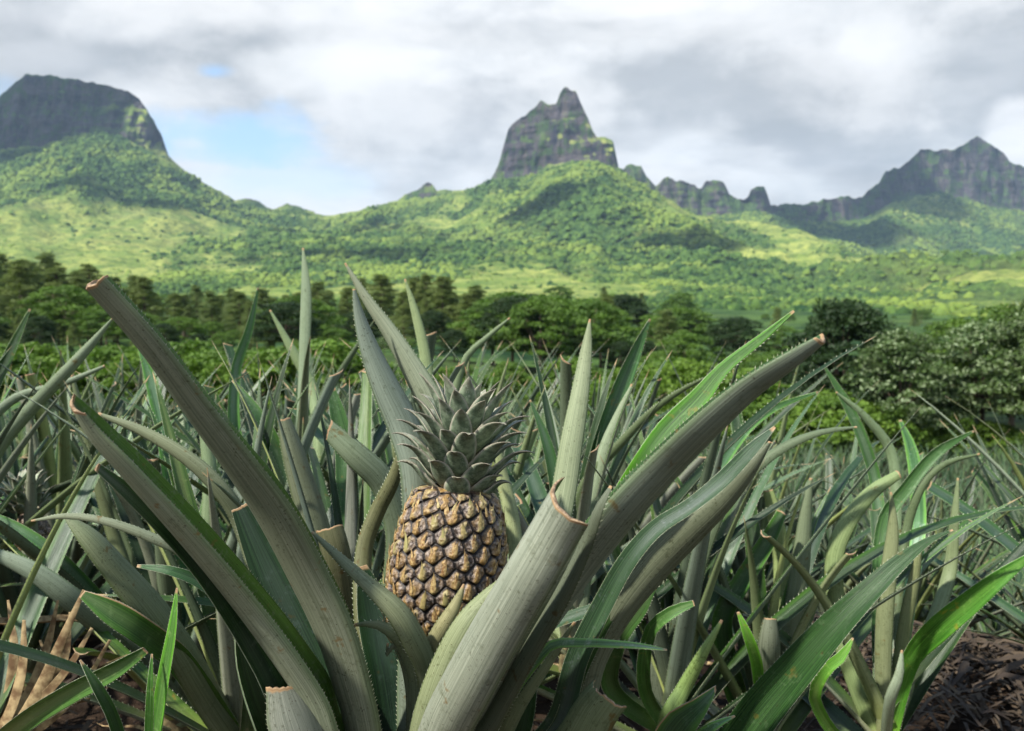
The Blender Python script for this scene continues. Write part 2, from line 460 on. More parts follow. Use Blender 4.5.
# E: blades crossing in front of the fruit's left foot
T(hero, [(312, 532, 3, 1.02), (345, 563, 11, 1.01), (372, 588, 16, 1.0), (397, 612, 23, 1.0), (414, 640, 25, 1.01), (426, 668, 22, 1.03), (428, 715, 20, 1.05)], r0, roll=20, a=50, tint=(.75, .78, .55), slant=0)
T(hero, [(354, 625, 3, 1.0), (374, 624, 8, 1.0), (393, 632, 14, 1.0), (408, 652, 16, 1.02), (418, 690, 18, 1.04)], r0, face='ab', roll=-30, a=50, tint=(.6, .68, .5))
T(hero, [(388, 643, 2, 1.03), (386, 655, 4, 1.03), (394, 645, 7, 1.03), (405, 662, 10, 1.04), (412, 700, 12, 1.05)], r0, tint=(.5, .55, .4))
# W: olive blade in front of the fruit's right foot
T(hero, [(508, 575, 3, 1.0), (492, 594, 17, 1.0), (468, 622, 25, .99), (446, 664, 29, .99), (430, 712, 32, 1.0), (420, 760, 32, 1.03)], r0, roll=-12, a=60, tint=(1.0, 1.05, .72))
# V: short pointed bract
T(hero, [(464, 584, 2, 1.03), (456, 604, 11, 1.03), (443, 626, 16, 1.03), (432, 647, 17, 1.04), (424, 680, 14, 1.06)], (415, 760, 1.09), roll=-10, a=60, tint=(1.1, .98, .62))
# G: the wide cut leaf pointing at the viewer
T(hero, [(574, 499, 50, .76), (557, 528, 50, .78), (535, 566, 51, .80), (513, 604, 52, .83), (491, 642, 53, .86), (470, 680, 53, .89), (450, 718, 52, .93), (433, 760, 50, .98)], r0,
  roll=(-34, -44), a=80, cut=True, slant=.0, jag=.3, tint=(1.15, 1.18, 1.12), thick=.0035, label='broad pale leaf cut off short with a ragged brown end, in front of the fruit')
T(hero, [(611, 486, 3, .80), (600, 507, 9, .80), (586, 545, 14, .82), (560, 600, 18, .85), (522, 665, 20, .9), (490, 720, 24, .95)], (445, 790, 1.0), face='ab', roll=-40, a=50, tint=(.55, .6, .5), cut=True)
# H: long leaf to the upper right
T(hero, [(822, 339, 10, .74), (789, 361, 19, .75), (750, 387, 25, .77), (710, 421, 31, .79), (669, 460, 35, .82), (630, 500, 38, .84), (592, 545, 40, .87), (557, 592, 40, .90), (526, 637, 39, .93), (500, 685, 38, .97), (475, 735, 36, 1.02)], (430, 800, 1.08),
  roll=(95, 91), a=84, cut=True, slant=.3, tint=(.84, .92, .86), thick=.004, label='longest leaf of the plant, reaching to the upper right')
# K: fresh green leaf behind H
T(hero, [(794, 311, 3, .95), (762, 338, 9, .95), (724, 368, 13, .95), (699, 398, 20, .95), (668, 430, 24, .95), (640, 468, 22, .95), (616, 505, 19, .96), (592, 546, 17, .97), (560, 600, 17, 1.0)], (440, 790, 1.1), face='ad', roll=-12, a=42, tint=(1.0, 1.6, .42))
# I: dark blue channelled leaf and its underside below H
T(hero, [(775, 427, 3, .93), (752, 449, 13, .93), (722, 480, 16, .94), (690, 506, 15, .94), (656, 528, 17, .95), (628, 560, 19, .96), (602, 606, 21, .98), (578, 656, 23, 1.0), (552, 730, 24, 1.04)], (460, 800, 1.1), face='ad', roll=-25, a=55, tint=(1.0, 1.05, 1.25))
T(hero, [(770, 442, 3, .97), (752, 466, 14, .97), (722, 500, 24, .98), (684, 535, 32, .99), (648, 572, 34, 1.0), (618, 612, 30, 1.01), (594, 660, 26, 1.03), (570, 735, 24, 1.06)], (470, 800, 1.12), roll=28, a=60, tint=(.62, .66, .52), cut=True)
T(hero, [(640, 560, 3, 1.0), (610, 612, 13, 1.0), (580, 668, 17, 1.02), (555, 735, 18, 1.05)], (465, 805, 1.1), face='ad', a=50, roll=20, tint=(1.0, 1.2, .8))
T(hero, [(575, 622, 3, .98), (550, 660, 9, .99), (520, 705, 13, 1.0), (498, 745, 15, 1.02)], (450, 800, 1.08), roll=30, tint=(.8, .85, .6))
T(hero, [(546, 618, 3, 1.04), (530, 680, 17, 1.05), (516, 740, 20, 1.06)], (450, 800, 1.1), face='ad', tint=(.5, .7, .5))
# L: short U-shaped stub bottom right of centre, M: thin steel-blue blade
T(hero, [(614, 690, 40, .94), (598, 708, 44, .95), (578, 742, 48, .97)], (500, 830, 1.06), roll=-14, a=72, cut=True, slant=.5, jag=1.2, tint=(.85, .92, .68))
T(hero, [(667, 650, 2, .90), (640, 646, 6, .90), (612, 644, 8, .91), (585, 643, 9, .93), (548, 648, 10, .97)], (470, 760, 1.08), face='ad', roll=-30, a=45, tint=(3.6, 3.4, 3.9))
# rear leaves of the same plant
T(hero, [(345, 263, 2, 1.22), (366, 298, 10, 1.22), (390, 332, 16, 1.22), (411, 366, 22, 1.22), (430, 400, 27, 1.22), (447, 432, 30, 1.22), (458, 490, 34, 1.21), (452, 600, 38, 1.2), (435, 720, 38, 1.18)], (425, 800, 1.14), roll=-18, a=50, tint=(1.05, 1.12, .95))
T(hero, [(354, 289, 3, 1.18), (359, 315, 11, 1.18), (370, 350, 20, 1.18), (386, 388, 28, 1.18), (403, 424, 33, 1.18), (417, 470, 34, 1.17), (420, 560, 36, 1.16), (415, 700, 36, 1.14)], (415, 800, 1.12), roll=22, a=58, tint=(.72, .82, .78), cut=True)
T(hero, [(590, 319, 2, 1.28), (586, 352, 12, 1.28), (579, 400, 19, 1.27), (571, 445, 23, 1.26), (564, 490, 25, 1.25), (545, 580, 26, 1.22), (500, 700, 28, 1.18)], (440, 800, 1.14), roll=-15, a=52, tint=(1.05, 1.15, .85))
T(hero, [(497, 440, 4, 1.24), (503, 480, 13, 1.24), (513, 525, 15, 1.23), (516, 580, 16, 1.22), (490, 690, 18, 1.2)], (440, 800, 1.14), roll=10, tint=(1.25, 1.35, .85))
T(hero, [(404, 440, 5, 1.2), (394, 478, 14, 1.2), (377, 512, 16, 1.2), (364, 550, 17, 1.19), (364, 620, 20, 1.16), (380, 720, 22, 1.14)], r0, roll=15, tint=(.6, .58, .34), cut=True)
sv, sf = cyl(HB+np.array([0, 0, -.42]), HB+np.array([.0, 0, .02]), .05, .035, 14, 8, .004)
FB = at(437, 662, 1.115)          # foot of the fruit
pv, pf = cyl(HB+np.array([0, 0, .0]), FB, .017, .014, 10, 5, .001)
link('stem', mesh('stem', np.array(sv)-HB, sf, [M_STEM]), hero)
link('fruit_stalk', mesh('fruit_stalk', np.array(pv)-HB, pf, [M_STEM]), hero)
fill_leaves(hero, 16, 5, zbase=-.30, lo=50, hi=85, dry=3, avoid=lambda az, t: 225 < az < 320, scale=.8)

# ------------------------------------------------------------------ the fruit
def fruit_material():
    m, t, b = material('fruit skin')
    a = t.sep(t.attr('eye'))           # x: distance from eye centre, y: bract mask, z: per eye random
    tc = t.new('ShaderNodeTexCoord').outputs['Object']
    n = t.noise(tc, 260, 5, .7); n2 = t.noise(tc, 60, 3, .6)
    body = t.mix(t.ss(n, .42, .62), (.040, .024, .016), (.29, .235, .195))
    body = t.mix(t.m('MULTIPLY', t.ss(n2, .42, .62), .6), body, (.24, .15, .06))
    br = t.mix(t.ss(a[2], .3, .8), (.40, .26, .09), (.38, .32, .14))
    br = t.mix(t.ss(n, .35, .65), t.mix(.7, br, (.10, .04, .012)), br)
    col = t.mix(a[1], body, br)
    col = t.mix(t.ss(a[0], .60, .88), col, (.012, .008, .006))
    t.put(col, b.inputs['Base Color']); b.inputs['Roughness'].default_value = .42; b.inputs['Specular IOR Level'].default_value = .5
    bump(t, b, n, .8, .0015)
    return m
M_FR = fruit_material()
mb, tb, bb_ = material('bract')
abr = tb.sep(tb.attr('eye')); tcb = tb.new('ShaderNodeTexCoord').outputs['Object']
cb = tb.mix(tb.ss(tb.noise(tcb, 300, 3, .6), .35, .65), (.20, .10, .035), (.50, .36, .15))
cb = tb.mix(tb.ss(abr[0], .55, 1.0), cb, (.33, .22, .12))
cb = tb.mix(tb.ss(abr[2], .5, 1.0), cb, (.30, .27, .10))
tb.put(cb, bb_.inputs['Base Color']); bb_.inputs['Roughness'].default_value = .6
FT = at(457.5, 487, 1.115)
fax = FT-FB; FH = np.linalg.norm(fax); fz = fax/FH
fx = np.cross([0, 1, 0], fz); fx /= np.linalg.norm(fx); fy = np.cross(fz, fx)
pxm = 1.115/F
prof_s = np.array([0, .03, .08, .16, .28, .45, .62, .78, .88, .95, .985, 1.0])
prof_r = np.array([14, 26, 37, 46, 53.5, 56.5, 54, 49, 44.5, 39, 33, 22])*pxm
def prof(s): return np.interp(s, prof_s, prof_r)
ss_ = np.linspace(0, 1, 2001); rr = prof(ss_); cum = np.cumsum(rr*np.sqrt(1+(np.gradient(rr, ss_)/FH)**2)); cum /= cum[-1]
NE = 208
es = np.interp((np.arange(NE)+.5)/NE, cum, ss_); eth = np.arange(NE)*R(137.508)
def fpos(s, th, off=0.0):
    r = prof(s)+off
    return FB+np.multiply.outer(s*FH, fz)+(r*np.cos(th))[..., None]*fx+(r*np.sin(th))[..., None]*fy
EC = fpos(es, eth)
er = np.array([rng.random() for _ in range(NE)])
ntf, nsf = 400, 270
th = np.linspace(0, 2*math.pi, ntf); sg = np.linspace(0, 1, nsf)
TH, SG = np.meshgrid(th, sg)
PB = fpos(SG, TH)
nrm = (np.cos(TH))[..., None]*fx+(np.sin(TH))[..., None]*fy
flat = PB.reshape(-1, 3)
d1 = np.full(len(flat), 9.0); d2 = d1.copy(); idx = np.zeros(len(flat), int)
for k in range(NE):
    d = np.linalg.norm(flat-EC[k], axis=1)
    c1 = d < d1
    d2 = np.where(c1, d1, np.minimum(d2, d)); idx = np.where(c1, k, idx); d1 = np.where(c1, d, d1)
edge = np.clip(1-(d2-d1)/(.60*.0208), 0, 1)            # 0 centre, 1 on the crease between two eyes
h = (1-edge**2.8)*.0042
rel = (flat-EC[idx]); up_ = rel.dot(fz)
tang = np.stack([-np.sin(eth)[idx], np.cos(eth)[idx]], -1); sx = rel.dot(fx)*tang[:, 0]+rel.dot(fy)*tang[:, 1]
sx2 = sx+(vn(flat[:, 0]*420, flat[:, 1]*420, flat[:, 2]*160, 9)-.5)*.0045
bm = np.clip(1-np.abs(sx2)/(.0036*np.clip(1.1-up_/.014, .1, 1.6)), 0, 1)*(up_ < .010)*(up_ > -.0095)
bm = sstep(0, .45, bm)*sstep(.95, .6, edge)
h += .0014*bm - .0012*np.exp(-((np.abs(sx)-.006)/.002)**2)*(edge < .7)
h += (vn(flat[:, 0]*500, flat[:, 1]*500, flat[:, 2]*500, 3)-.5)*.0016*(1-edge)+(vn(flat[:, 0]*220, flat[:, 1]*220, flat[:, 2]*220, 4)-.5)*.0022*(1-edge)
VB = flat+nrm.reshape(-1, 3)*h[:, None]
fr = link('pineapple', grid_mesh('pineapple', (VB-HB).reshape(nsf, ntf, 3), ntf, nsf, [M_FR]), hero)
fr['label'] = 'ripe pineapple with brown and golden eyes'
at_ = fr.data.attributes.new('eye', 'FLOAT_VECTOR', 'POINT'); at_.data.foreach_set('vector', np.stack([edge, bm, er[idx]], -1).astype(np.float32).ravel())
V = []; Fs = []; A = []
for k in list(range(NE))+[1000+i for i in range(46)]:      # one free-standing bract on each eye, and a ring of them under the crown
    extra = k >= 1000
    if extra: i_ = k-1000; k = NE-1-(i_ % 8); s = .93+.05*(i_ % 3)/2; t_ = i_*R(137.5)
    else: s = es[k]; t_ = eth[k]
    o = np.cos(t_)*fx+np.sin(t_)*fy; sd = -np.sin(t_)*fx+np.cos(t_)*fy
    L = .0200*rng.uniform(.7, 1.25)*(1.25 if s > .85 else 1); w = .0030*rng.uniform(.6, 1.15)
    if s > .9: L *= .8
    if extra: L *= .75
    base = (fpos(np.array([s]), np.array([t_]))[0] if extra else EC[k])+o*(.0055 if extra else .0042)-fz*(.010 if extra else .0065); c = len(V); n = 7; lean = rng.uniform(-.3, .3)
    sl = (np.interp(s+.01, prof_s, prof_r)-np.interp(s-.01, prof_s, prof_r))/(.02*FH)
    ax = fz+o*sl; ax /= np.linalg.norm(ax)
    for j in range(n):
        q = j/(n-1); ww = w*(1-q**1.3)*(.75+.9*q*(1-q)*2)
        p = base+ax*L*q+sd*lean*L*q*q+o*(.0012*math.sin(math.pi*min(q*1.25, 1))+.0062*q**3+.0012)
        for e in (-1, 0, 1):
            V.append(p+sd*ww*e+o*(0 if e else .0016*(1-q))); A.append((q, 1, er[k]))
    for j in range(n-1):
        for e in (0, 1):
            a0 = c+j*3+e; Fs.append((a0, a0+1, a0+4, a0+3))
link('bracts', mesh('bracts', np.array(V)-HB, Fs, [mb], attr={'eye': A}), fr)['label'] = 'golden pointed bracts, one on each eye of the fruit'

def crown_mesh(base, ax, xx, yy, n, hgt, lmax, org, seed, wmax=.0105, K=5, tooth=.0028):
    rs = random.Random(seed); Vs = []; Fs = []; mi = []; A = []; c = 0
    for k in range(n):
        f = k/(n-1); t_ = k*R(137.508)+rs.uniform(-.12, .12)
        o = math.cos(t_)*xx+math.sin(t_)*yy; sd = -math.sin(t_)*xx+math.cos(t_)*yy
        L = lmax*(.50+.72*math.sin(math.pi*min(1, .10+f*.80)))*rs.uniform(.8, 1.22); kink = R(rs.uniform(-16, 14))
        if f > .8: L *= 1-.9*(f-.8)
        e0 = R(27+f**2.0*42); e1 = e0-R(14)*(1-f)-R(rs.uniform(4, 16)); cur = R(38)*(1-f)   # starts at e0 above horizontal, tips rise then recurve
        n_ = 11; p = base+ax*(hgt*f*.62)+o*(.021*(1-f)**.6+.003); P = [p]
        for j in range(1, n_):
            q = j/(n_-1); e = e0+R(26)*math.sin(math.pi*q)*(1-f*.6)-cur*max(0, q-.55)*2.0-R(16)*q+kink*q*q
            p = p+(L/(n_-1))*(o*math.cos(e)+ax*math.sin(e)); P.append(p)
        P = np.array(P); tn = np.gradient(P, axis=0); tn /= np.linalg.norm(tn, axis=1)[:, None]
        B = np.tile(sd, (n_, 1)); M = np.cross(B, tn); M = np.where((M.dot(o) < 0)[:, None]*(tn.dot(ax) > 0)[:, None], -M, M)
        q = np.linspace(0, 1, n_); W = wmax*(1-.2*f)*np.clip((1-q**2.4)**.95, .03, 1)*(1.0+.15*np.sin(q*3))
        v, ff, m_, a_ = sheet_leaf(P, B, M, W, R(50), .0016, K, False, tooth=tooth, toothlen=.0011, seed=k)
        Vs.append(v); A.append(a_); mi += m_; Fs += [tuple(i+c for i in x) for x in ff]; c += len(v)
    return np.concatenate(Vs)-org, Fs, mi, np.concatenate(A)
def crown_leaf_material(top):
    m, t, b = material('crown leaf '+('upper side' if top else 'underside'))
    a = t.sep(t.attr('leaf')); tc = t.new('ShaderNodeTexCoord').outputs['Object']
    n = t.noise(tc, 120, 4, .6); n2 = t.noise(tc, 500, 2, .5)
    if top: col = t.mix(t.ss(n, .35, .65), (.12, .17, .085), (.37, .42, .30))  # upper side paler than the underside: sunlight put into the colour
    else: col = t.mix(t.ss(n, .35, .65), (.070, .105, .062), (.215, .27, .175))
    col = t.mix(t.m('MULTIPLY', t.ss(a[1], .55, 1.0), .45), col, (.20, .13, .11))
    col = t.mix(t.m('MULTIPLY', t.ss(t.m('ABSOLUTE', a[0]), .72, 1.0), .7), col, (.40, .35, .28))
    col = t.mix(t.m('MULTIPLY', t.ss(a[1], .25, .0), .5), col, (.28, .20, .13))
    col = t.mix(t.m('MULTIPLY', t.ss(n2, .6, .72), .5), col, (.40, .42, .38))
    t.put(col, b.inputs['Base Color']); b.inputs['Roughness'].default_value = .6; bump(t, b, n, .4, .001)
    return m
CM = [crown_leaf_material(False), crown_leaf_material(True), M_CUT, flat_material('crown spine', (.38, .33, .27), .6)]
CT = at(469, 372, 1.115); cax = CT-FT; cax /= np.linalg.norm(cax)
cx = np.cross([0, 1, 0], cax); cx /= np.linalg.norm(cx); cy = np.cross(cax, cx)
V, Fs, mi, A = crown_mesh(FT-fz*.006, cax, cx, cy, 62, .150, .058, HB, 3, wmax=.0138, K=7)
link('crown', mesh('crown', V, Fs, CM, mi, {'leaf': A}), fr)['label'] = 'tuft of short grey-green spiny leaves on top of the fruit'

# ================================================================== neighbouring plants traced from the photograph
def plant(px, py, d, label, group=G_NEAR):
    p = at(px, py, d)
    return empty('pineapple_plant', p, label, 'pineapple plant', group)
def finish(pl, d, n, seed, **k):
    """stem to the ground plus the leaves the traced ones grow among"""
    x, y, z = pl.location; g = gz(x, y); h = z-g
    if h > .05:
        v, f = cyl((0, 0, -h-.03), (0, 0, .02), .036, .026, 9, 4, .004); link('stem', mesh('stem', v, f, [M_STEM]), pl)
    else: link('stem', STEM, pl)
    fill_leaves(pl, n, seed, zbase=-.08, **k)

P2 = plant(352, 700, 1.55, 'plant with blunt grey cut leaves standing directly behind the left of the ripe fruit')
b = (352, 715, 1.55)
T(P2, [(284, 419, 13, 1.50), (291, 445, 21, 1.5), (301, 480, 26, 1.5), (313, 520, 29, 1.5), (325, 570, 30, 1.5), (340, 640, 30, 1.52)], b, roll=20, a=62, cut=True, tint=(.62, .66, .5))
T(P2, [(329, 527, 27, 1.40), (335, 550, 29, 1.4), (343, 600, 30, 1.43), (350, 650, 30, 1.48)], b, roll=-15, a=66, cut=True, tint=(.55, .5, .36))
T(P2, [(329, 430, 18, 1.46), (356, 455, 25, 1.46), (384, 484, 27, 1.48), (400, 540, 28, 1.5), (385, 630, 28, 1.53)], b, roll=10, a=45, cut=True, slant=.5, tint=(.8, .9, .75))
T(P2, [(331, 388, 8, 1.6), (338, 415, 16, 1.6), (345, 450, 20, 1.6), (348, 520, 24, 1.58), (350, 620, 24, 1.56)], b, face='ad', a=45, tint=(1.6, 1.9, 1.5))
T(P2, [(233, 380, 3, 1.62), (262, 420, 12, 1.6), (285, 470, 16, 1.6), (310, 540, 18, 1.58), (335, 630, 20, 1.56)], b, face='ad', roll=20, tint=(.9, 1.1, .8))
finish(P2, 1.55, 16, 31, avoid=lambda az, t: 230 < az < 310 and t > 25)

P3 = plant(300, 600, 2.3, 'plant with one tall narrow leaf standing straight up left of the ripe fruit')
b = (300, 610, 2.3)
T(P3, [(303, 248, 2, 2.3), (306, 290, 10, 2.3), (305, 335, 11, 2.3), (303, 385, 10, 2.3), (301, 450, 12, 2.3), (300, 530, 14, 2.3)], b, roll=-30, a=50, tint=(1.1, 1.25, 1.1))
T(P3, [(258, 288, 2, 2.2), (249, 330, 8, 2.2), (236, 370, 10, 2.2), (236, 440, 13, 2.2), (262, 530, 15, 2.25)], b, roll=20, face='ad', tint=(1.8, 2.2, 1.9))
T(P3, [(375, 320, 2, 2.2), (345, 365, 6, 2.2), (318, 410, 8, 2.2), (295, 460, 9, 2.2), (292, 530, 11, 2.25)], b, roll=30, tint=(.5, .6, .45))
T(P3, [(270, 310, 2, 2.5), (292, 350, 9, 2.5), (310, 385, 12, 2.5), (320, 440, 14, 2.45), (312, 530, 16, 2.4)], b, roll=-10, tint=(1.0, 1.2, .8))
finish(P3, 2.3, 24, 32)

P4 = plant(575, 640, 1.75, 'plant with tapering grey-green leaves fanning up just right of the ripe fruit')
b = (575, 655, 1.75)
T(P4, [(650, 319, 2, 1.75), (636, 352, 12, 1.75), (619, 395, 18, 1.75), (603, 440, 18, 1.75), (590, 490, 18, 1.75), (580, 570, 20, 1.75)], b, roll=25, face='ad', tint=(1.5, 1.9, 1.6))
T(P4, [(632, 384, 2, 1.7), (618, 415, 8, 1.7), (604, 450, 12, 1.7), (592, 500, 15, 1.7), (582, 580, 18, 1.72)], b, roll=-20, tint=(1.0, 1.15, .9))
T(P4, [(714, 374, 2, 1.7), (682, 390, 5, 1.7), (650, 413, 7, 1.7), (620, 444, 9, 1.7), (598, 468, 10, 1.7), (580, 495, 11, 1.7), (574, 580, 14, 1.72)], b, roll=30, tint=(.55, .66, .42))
T(P4, [(530, 400, 2, 1.8), (546, 440, 10, 1.8), (557, 490, 14, 1.8), (566, 570, 16, 1.78)], b, roll=10, face='ad', tint=(1.2, 1.5, 1.4))
T(P4, [(405, 279, 2, 1.9), (415, 312, 8, 1.9), (424, 350, 11, 1.9), (431, 400, 13, 1.9), (455, 480, 14, 1.9), (520, 590, 16, 1.85)], b, roll=-10, tint=(1.1, 1.3, .8))
T(P4, [(510, 318, 2, 2.0), (490, 335, 5, 2.0), (465, 360, 7, 2.0), (455, 420, 9, 2.0), (490, 530, 12, 1.9)], b, roll=10, tint=(.8, .95, .7))
finish(P4, 1.75, 20, 33, avoid=lambda az, t: 230 < az < 310 and t > 20)

P5 = plant(672, 720, 1.75, 'plant in the shade under the longest leaf of the fruiting plant, right of it')
b = (672, 735, 1.75)
T(P5, [(857, 427, 2, 1.7), (822, 432, 6, 1.7), (790, 444, 9, 1.7), (760, 464, 11, 1.7), (725, 500, 13, 1.7), (695, 580, 16, 1.72)], b, roll=-25, tint=(.55, .66, .5))
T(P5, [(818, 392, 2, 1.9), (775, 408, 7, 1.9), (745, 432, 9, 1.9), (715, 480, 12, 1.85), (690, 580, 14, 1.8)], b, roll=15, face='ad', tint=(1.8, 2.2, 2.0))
T(P5, [(694, 603, 6, 1.5), (672, 612, 12, 1.5), (650, 632, 13, 1.52), (645, 690, 14, 1.6)], b, roll=0, face='ad', cut=True, tint=(1.4, 1.9, .9))
T(P5, [(655, 588, 3, 1.5), (640, 610, 14, 1.5), (618, 640, 18, 1.52), (612, 690, 18, 1.6)], b, face='ad', roll=15, cut=True, tint=(1.0, 1.3, .7))
T(P5, [(722, 620, 3, 1.45), (702, 655, 11, 1.45), (684, 688, 15, 1.47), (665, 725, 18, 1.5)], b, roll=10, tint=(.85, 1.15, .45))
T(P5, [(700, 555, 4, 1.75), (690, 600, 24, 1.75), (660, 665, 26, 1.75)], b, roll=20, a=60, tint=(.45, .5, .42))
finish(P5, 1.75, 20, 34, avoid=lambda az, t: 225 < az < 320 and t > 28)

P6 = plant(884, 742, 1.75, 'tall plant with upright straw-green blades in the lower right, beside bare litter')
b = (884, 760, 1.75)
T(P6, [(891, 492, 2, 1.72), (893, 525, 10, 1.72), (890, 560, 15, 1.72), (885, 610, 17, 1.72), (883, 670, 16, 1.73)], b, roll=-20, a=62, tint=(.9, .95, .62))
T(P6, [(921, 540, 3, 1.75), (914, 580, 11, 1.75), (905, 625, 13, 1.75), (897, 680, 13, 1.75)], b, roll=20, a=60, tint=(.85, .88, .5))
T(P6, [(958, 478, 2, 1.85), (954, 525, 9, 1.85), (950, 570, 13, 1.85), (938, 610, 14, 1.82), (915, 665, 14, 1.8)], b, roll=-25, tint=(.9, 1.0, .7))
T(P6, [(1034, 553, 5, 1.6), (1000, 578, 16, 1.6), (968, 604, 22, 1.62), (935, 632, 24, 1.65), (910, 662, 18, 1.7)], b, face='ad', roll=12, a=40, tint=(1.4, 2.3, .6), label='bright green leaf reaching to the right')
T(P6, [(899, 474, 9, 1.8), (872, 492, 14, 1.8), (848, 522, 17, 1.8), (834, 560, 18, 1.8), (842, 640, 18, 1.78)], b, roll=-15, cut=True, tint=(.85, 1.05, .55))
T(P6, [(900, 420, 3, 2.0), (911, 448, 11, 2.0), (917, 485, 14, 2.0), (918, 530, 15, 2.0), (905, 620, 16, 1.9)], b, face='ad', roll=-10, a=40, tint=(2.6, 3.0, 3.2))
T(P6, [(974, 431, 2, 1.9), (938, 452, 10, 1.9), (908, 487, 13, 1.9), (884, 524, 14, 1.9), (880, 620, 16, 1.85)], b, roll=15, face='ad', tint=(1.3, 1.7, 1.1))
T(P6, [(980, 454, 2, 1.9), (945, 464, 6, 1.9), (922, 486, 8, 1.9), (905, 540, 9, 1.9)], b, roll=0, tint=(.5, .62, .4))
T(P6, [(824, 366, 2, 2.1), (846, 402, 9, 2.1), (864, 442, 11, 2.1), (876, 485, 12, 2.1), (884, 600, 14, 2.0)], b, roll=10, face='ad', tint=(1.3, 1.6, 1.3))
T(P6, [(836, 392, 2, 2.1), (866, 418, 8, 2.1), (892, 455, 10, 2.1), (895, 540, 12, 2.05)], b, roll=-10, tint=(.7, .9, .6))
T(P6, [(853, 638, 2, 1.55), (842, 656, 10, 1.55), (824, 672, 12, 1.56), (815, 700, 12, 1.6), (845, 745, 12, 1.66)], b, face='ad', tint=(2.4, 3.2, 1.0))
T(P6, [(902, 650, 2, 1.62), (899, 675, 9, 1.62), (890, 700, 11, 1.64)], b, tint=(1.15, 1.3, 1.1))
finish(P6, 1.75, 10, 35, lo=20, hi=70, avoid=lambda az, t: 225 < az < 350)

P7 = plant(690, 850, 1.15, 'near plant mostly below the picture, its dark curved leaf arching to the right')
b = (690, 870, 1.15)
T(P7, [(953, 530, 2, 1.0), (930, 540, 7, 1.0), (902, 560, 15, 1.0), (872, 588, 22, 1.0), (835, 625, 30, 1.01), (795, 670, 37, 1.03), (752, 722, 42, 1.06), (715, 780, 40, 1.1)], b, face='ad', roll=-28, a=42, tint=(.55, .80, .46), label='dark green leaf arching to the right')
T(P7, [(716, 688, 4, .98), (700, 706, 18, .98), (676, 730, 34, 1.0), (660, 780, 36, 1.05)], b, face='ad', roll=10, a=45, cut=True, slant=.8, tint=(1.1, 1.4, 1.5), edgebrown=1)
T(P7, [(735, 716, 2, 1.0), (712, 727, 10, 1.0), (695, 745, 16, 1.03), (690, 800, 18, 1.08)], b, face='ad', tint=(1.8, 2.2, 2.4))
x7, y7, z7 = P7.location
v, f = cyl((0, 0, -z7), (0, 0, .02), .036, .026, 9, 4, .004); link('stem', mesh('stem', v, f, [M_STEM]), P7)

P8 = plant(765, 735, 1.85, 'plant with stout grey leaf bases and brown cut tips under the arching dark leaf')
b = (765, 750, 1.85)
T(P8, [(811, 478, 3, 1.85), (806, 510, 12, 1.85), (801, 560, 18, 1.85), (793, 620, 20, 1.85), (780, 690, 22, 1.85)], b, roll=10, a=62, tint=(.8, .88, .72))
T(P8, [(782, 512, 10, 1.8), (765, 545, 17, 1.8), (740, 585, 19, 1.8), (722, 620, 20, 1.8), (735, 690, 22, 1.83)], b, face='ad', roll=-15, cut=True, tint=(.9, 1.2, .8))
T(P8, [(843, 520, 3, 1.9), (830, 565, 9, 1.9), (812, 605, 11, 1.9), (790, 670, 13, 1.88)], b, roll=-15, tint=(.8, 1.0, .55))
T(P8, [(770, 618, 13, 1.7), (769, 645, 22, 1.7), (768, 690, 24, 1.76)], b, roll=12, a=62, cut=True, tint=(.62, .66, .56))
T(P8, [(768, 490, 10, 2.0), (776, 520, 15, 2.0), (782, 570, 17, 2.0), (780, 650, 18, 1.95)], b, roll=-15, cut=True, tint=(1.15, 1.35, .65))
T(P8, [(738, 612, 3, 1.65), (748, 636, 10, 1.65), (757, 665, 12, 1.68)], b, face='ad', tint=(2.2, 3.0, .9))
finish(P8, 1.85, 18, 36, avoid=lambda az, t: 225 < az < 320 and t > 28)

P9 = plant(238, 735, 1.55, 'plant whose leaves splay to the left under the two longest left-hand leaves')
b = (245, 755, 1.55)
T(P9, [(66, 516, 5, 1.3), (88, 537, 20, 1.3), (118, 572, 27, 1.32), (150, 610, 32, 1.35), (182, 655, 32, 1.4), (212, 705, 30, 1.48)], b, roll=35, a=60, cut=True, tint=(.75, .82, .58))
T(P9, [(31, 521, 2, 1.25), (66, 516, 6, 1.25), (105, 521, 8, 1.25), (150, 537, 10, 1.26), (187, 555, 11, 1.28), (222, 590, 11, 1.33), (245, 660, 14, 1.4)], b, roll=10, tint=(.85, .9, .72))
T(P9, [(137, 566, 3, 1.2), (168, 570, 9, 1.2), (200, 582, 12, 1.22), (229, 606, 14, 1.25), (250, 660, 15, 1.35)], b, face='ad', roll=20, tint=(1.0, 1.3, 1.0))
T(P9, [(98, 414, 4, 1.35), (140, 430, 10, 1.35), (182, 454, 14, 1.35), (216, 484, 17, 1.36), (240, 520, 18, 1.38), (262, 600, 20, 1.42)], b, roll=-10, tint=(.8, .85, .62))
T(P9, [(82, 594, 8, 1.3), (112, 612, 24, 1.3), (146, 634, 26, 1.32), (180, 662, 26, 1.38)], b, face='ad', roll=0, a=40, cut=True, tint=(.9, 1.2, .6), edgebrown=-1)
finish(P9, 1.55, 18, 37, avoid=lambda az, t: 225 < az < 320 and t > 28)

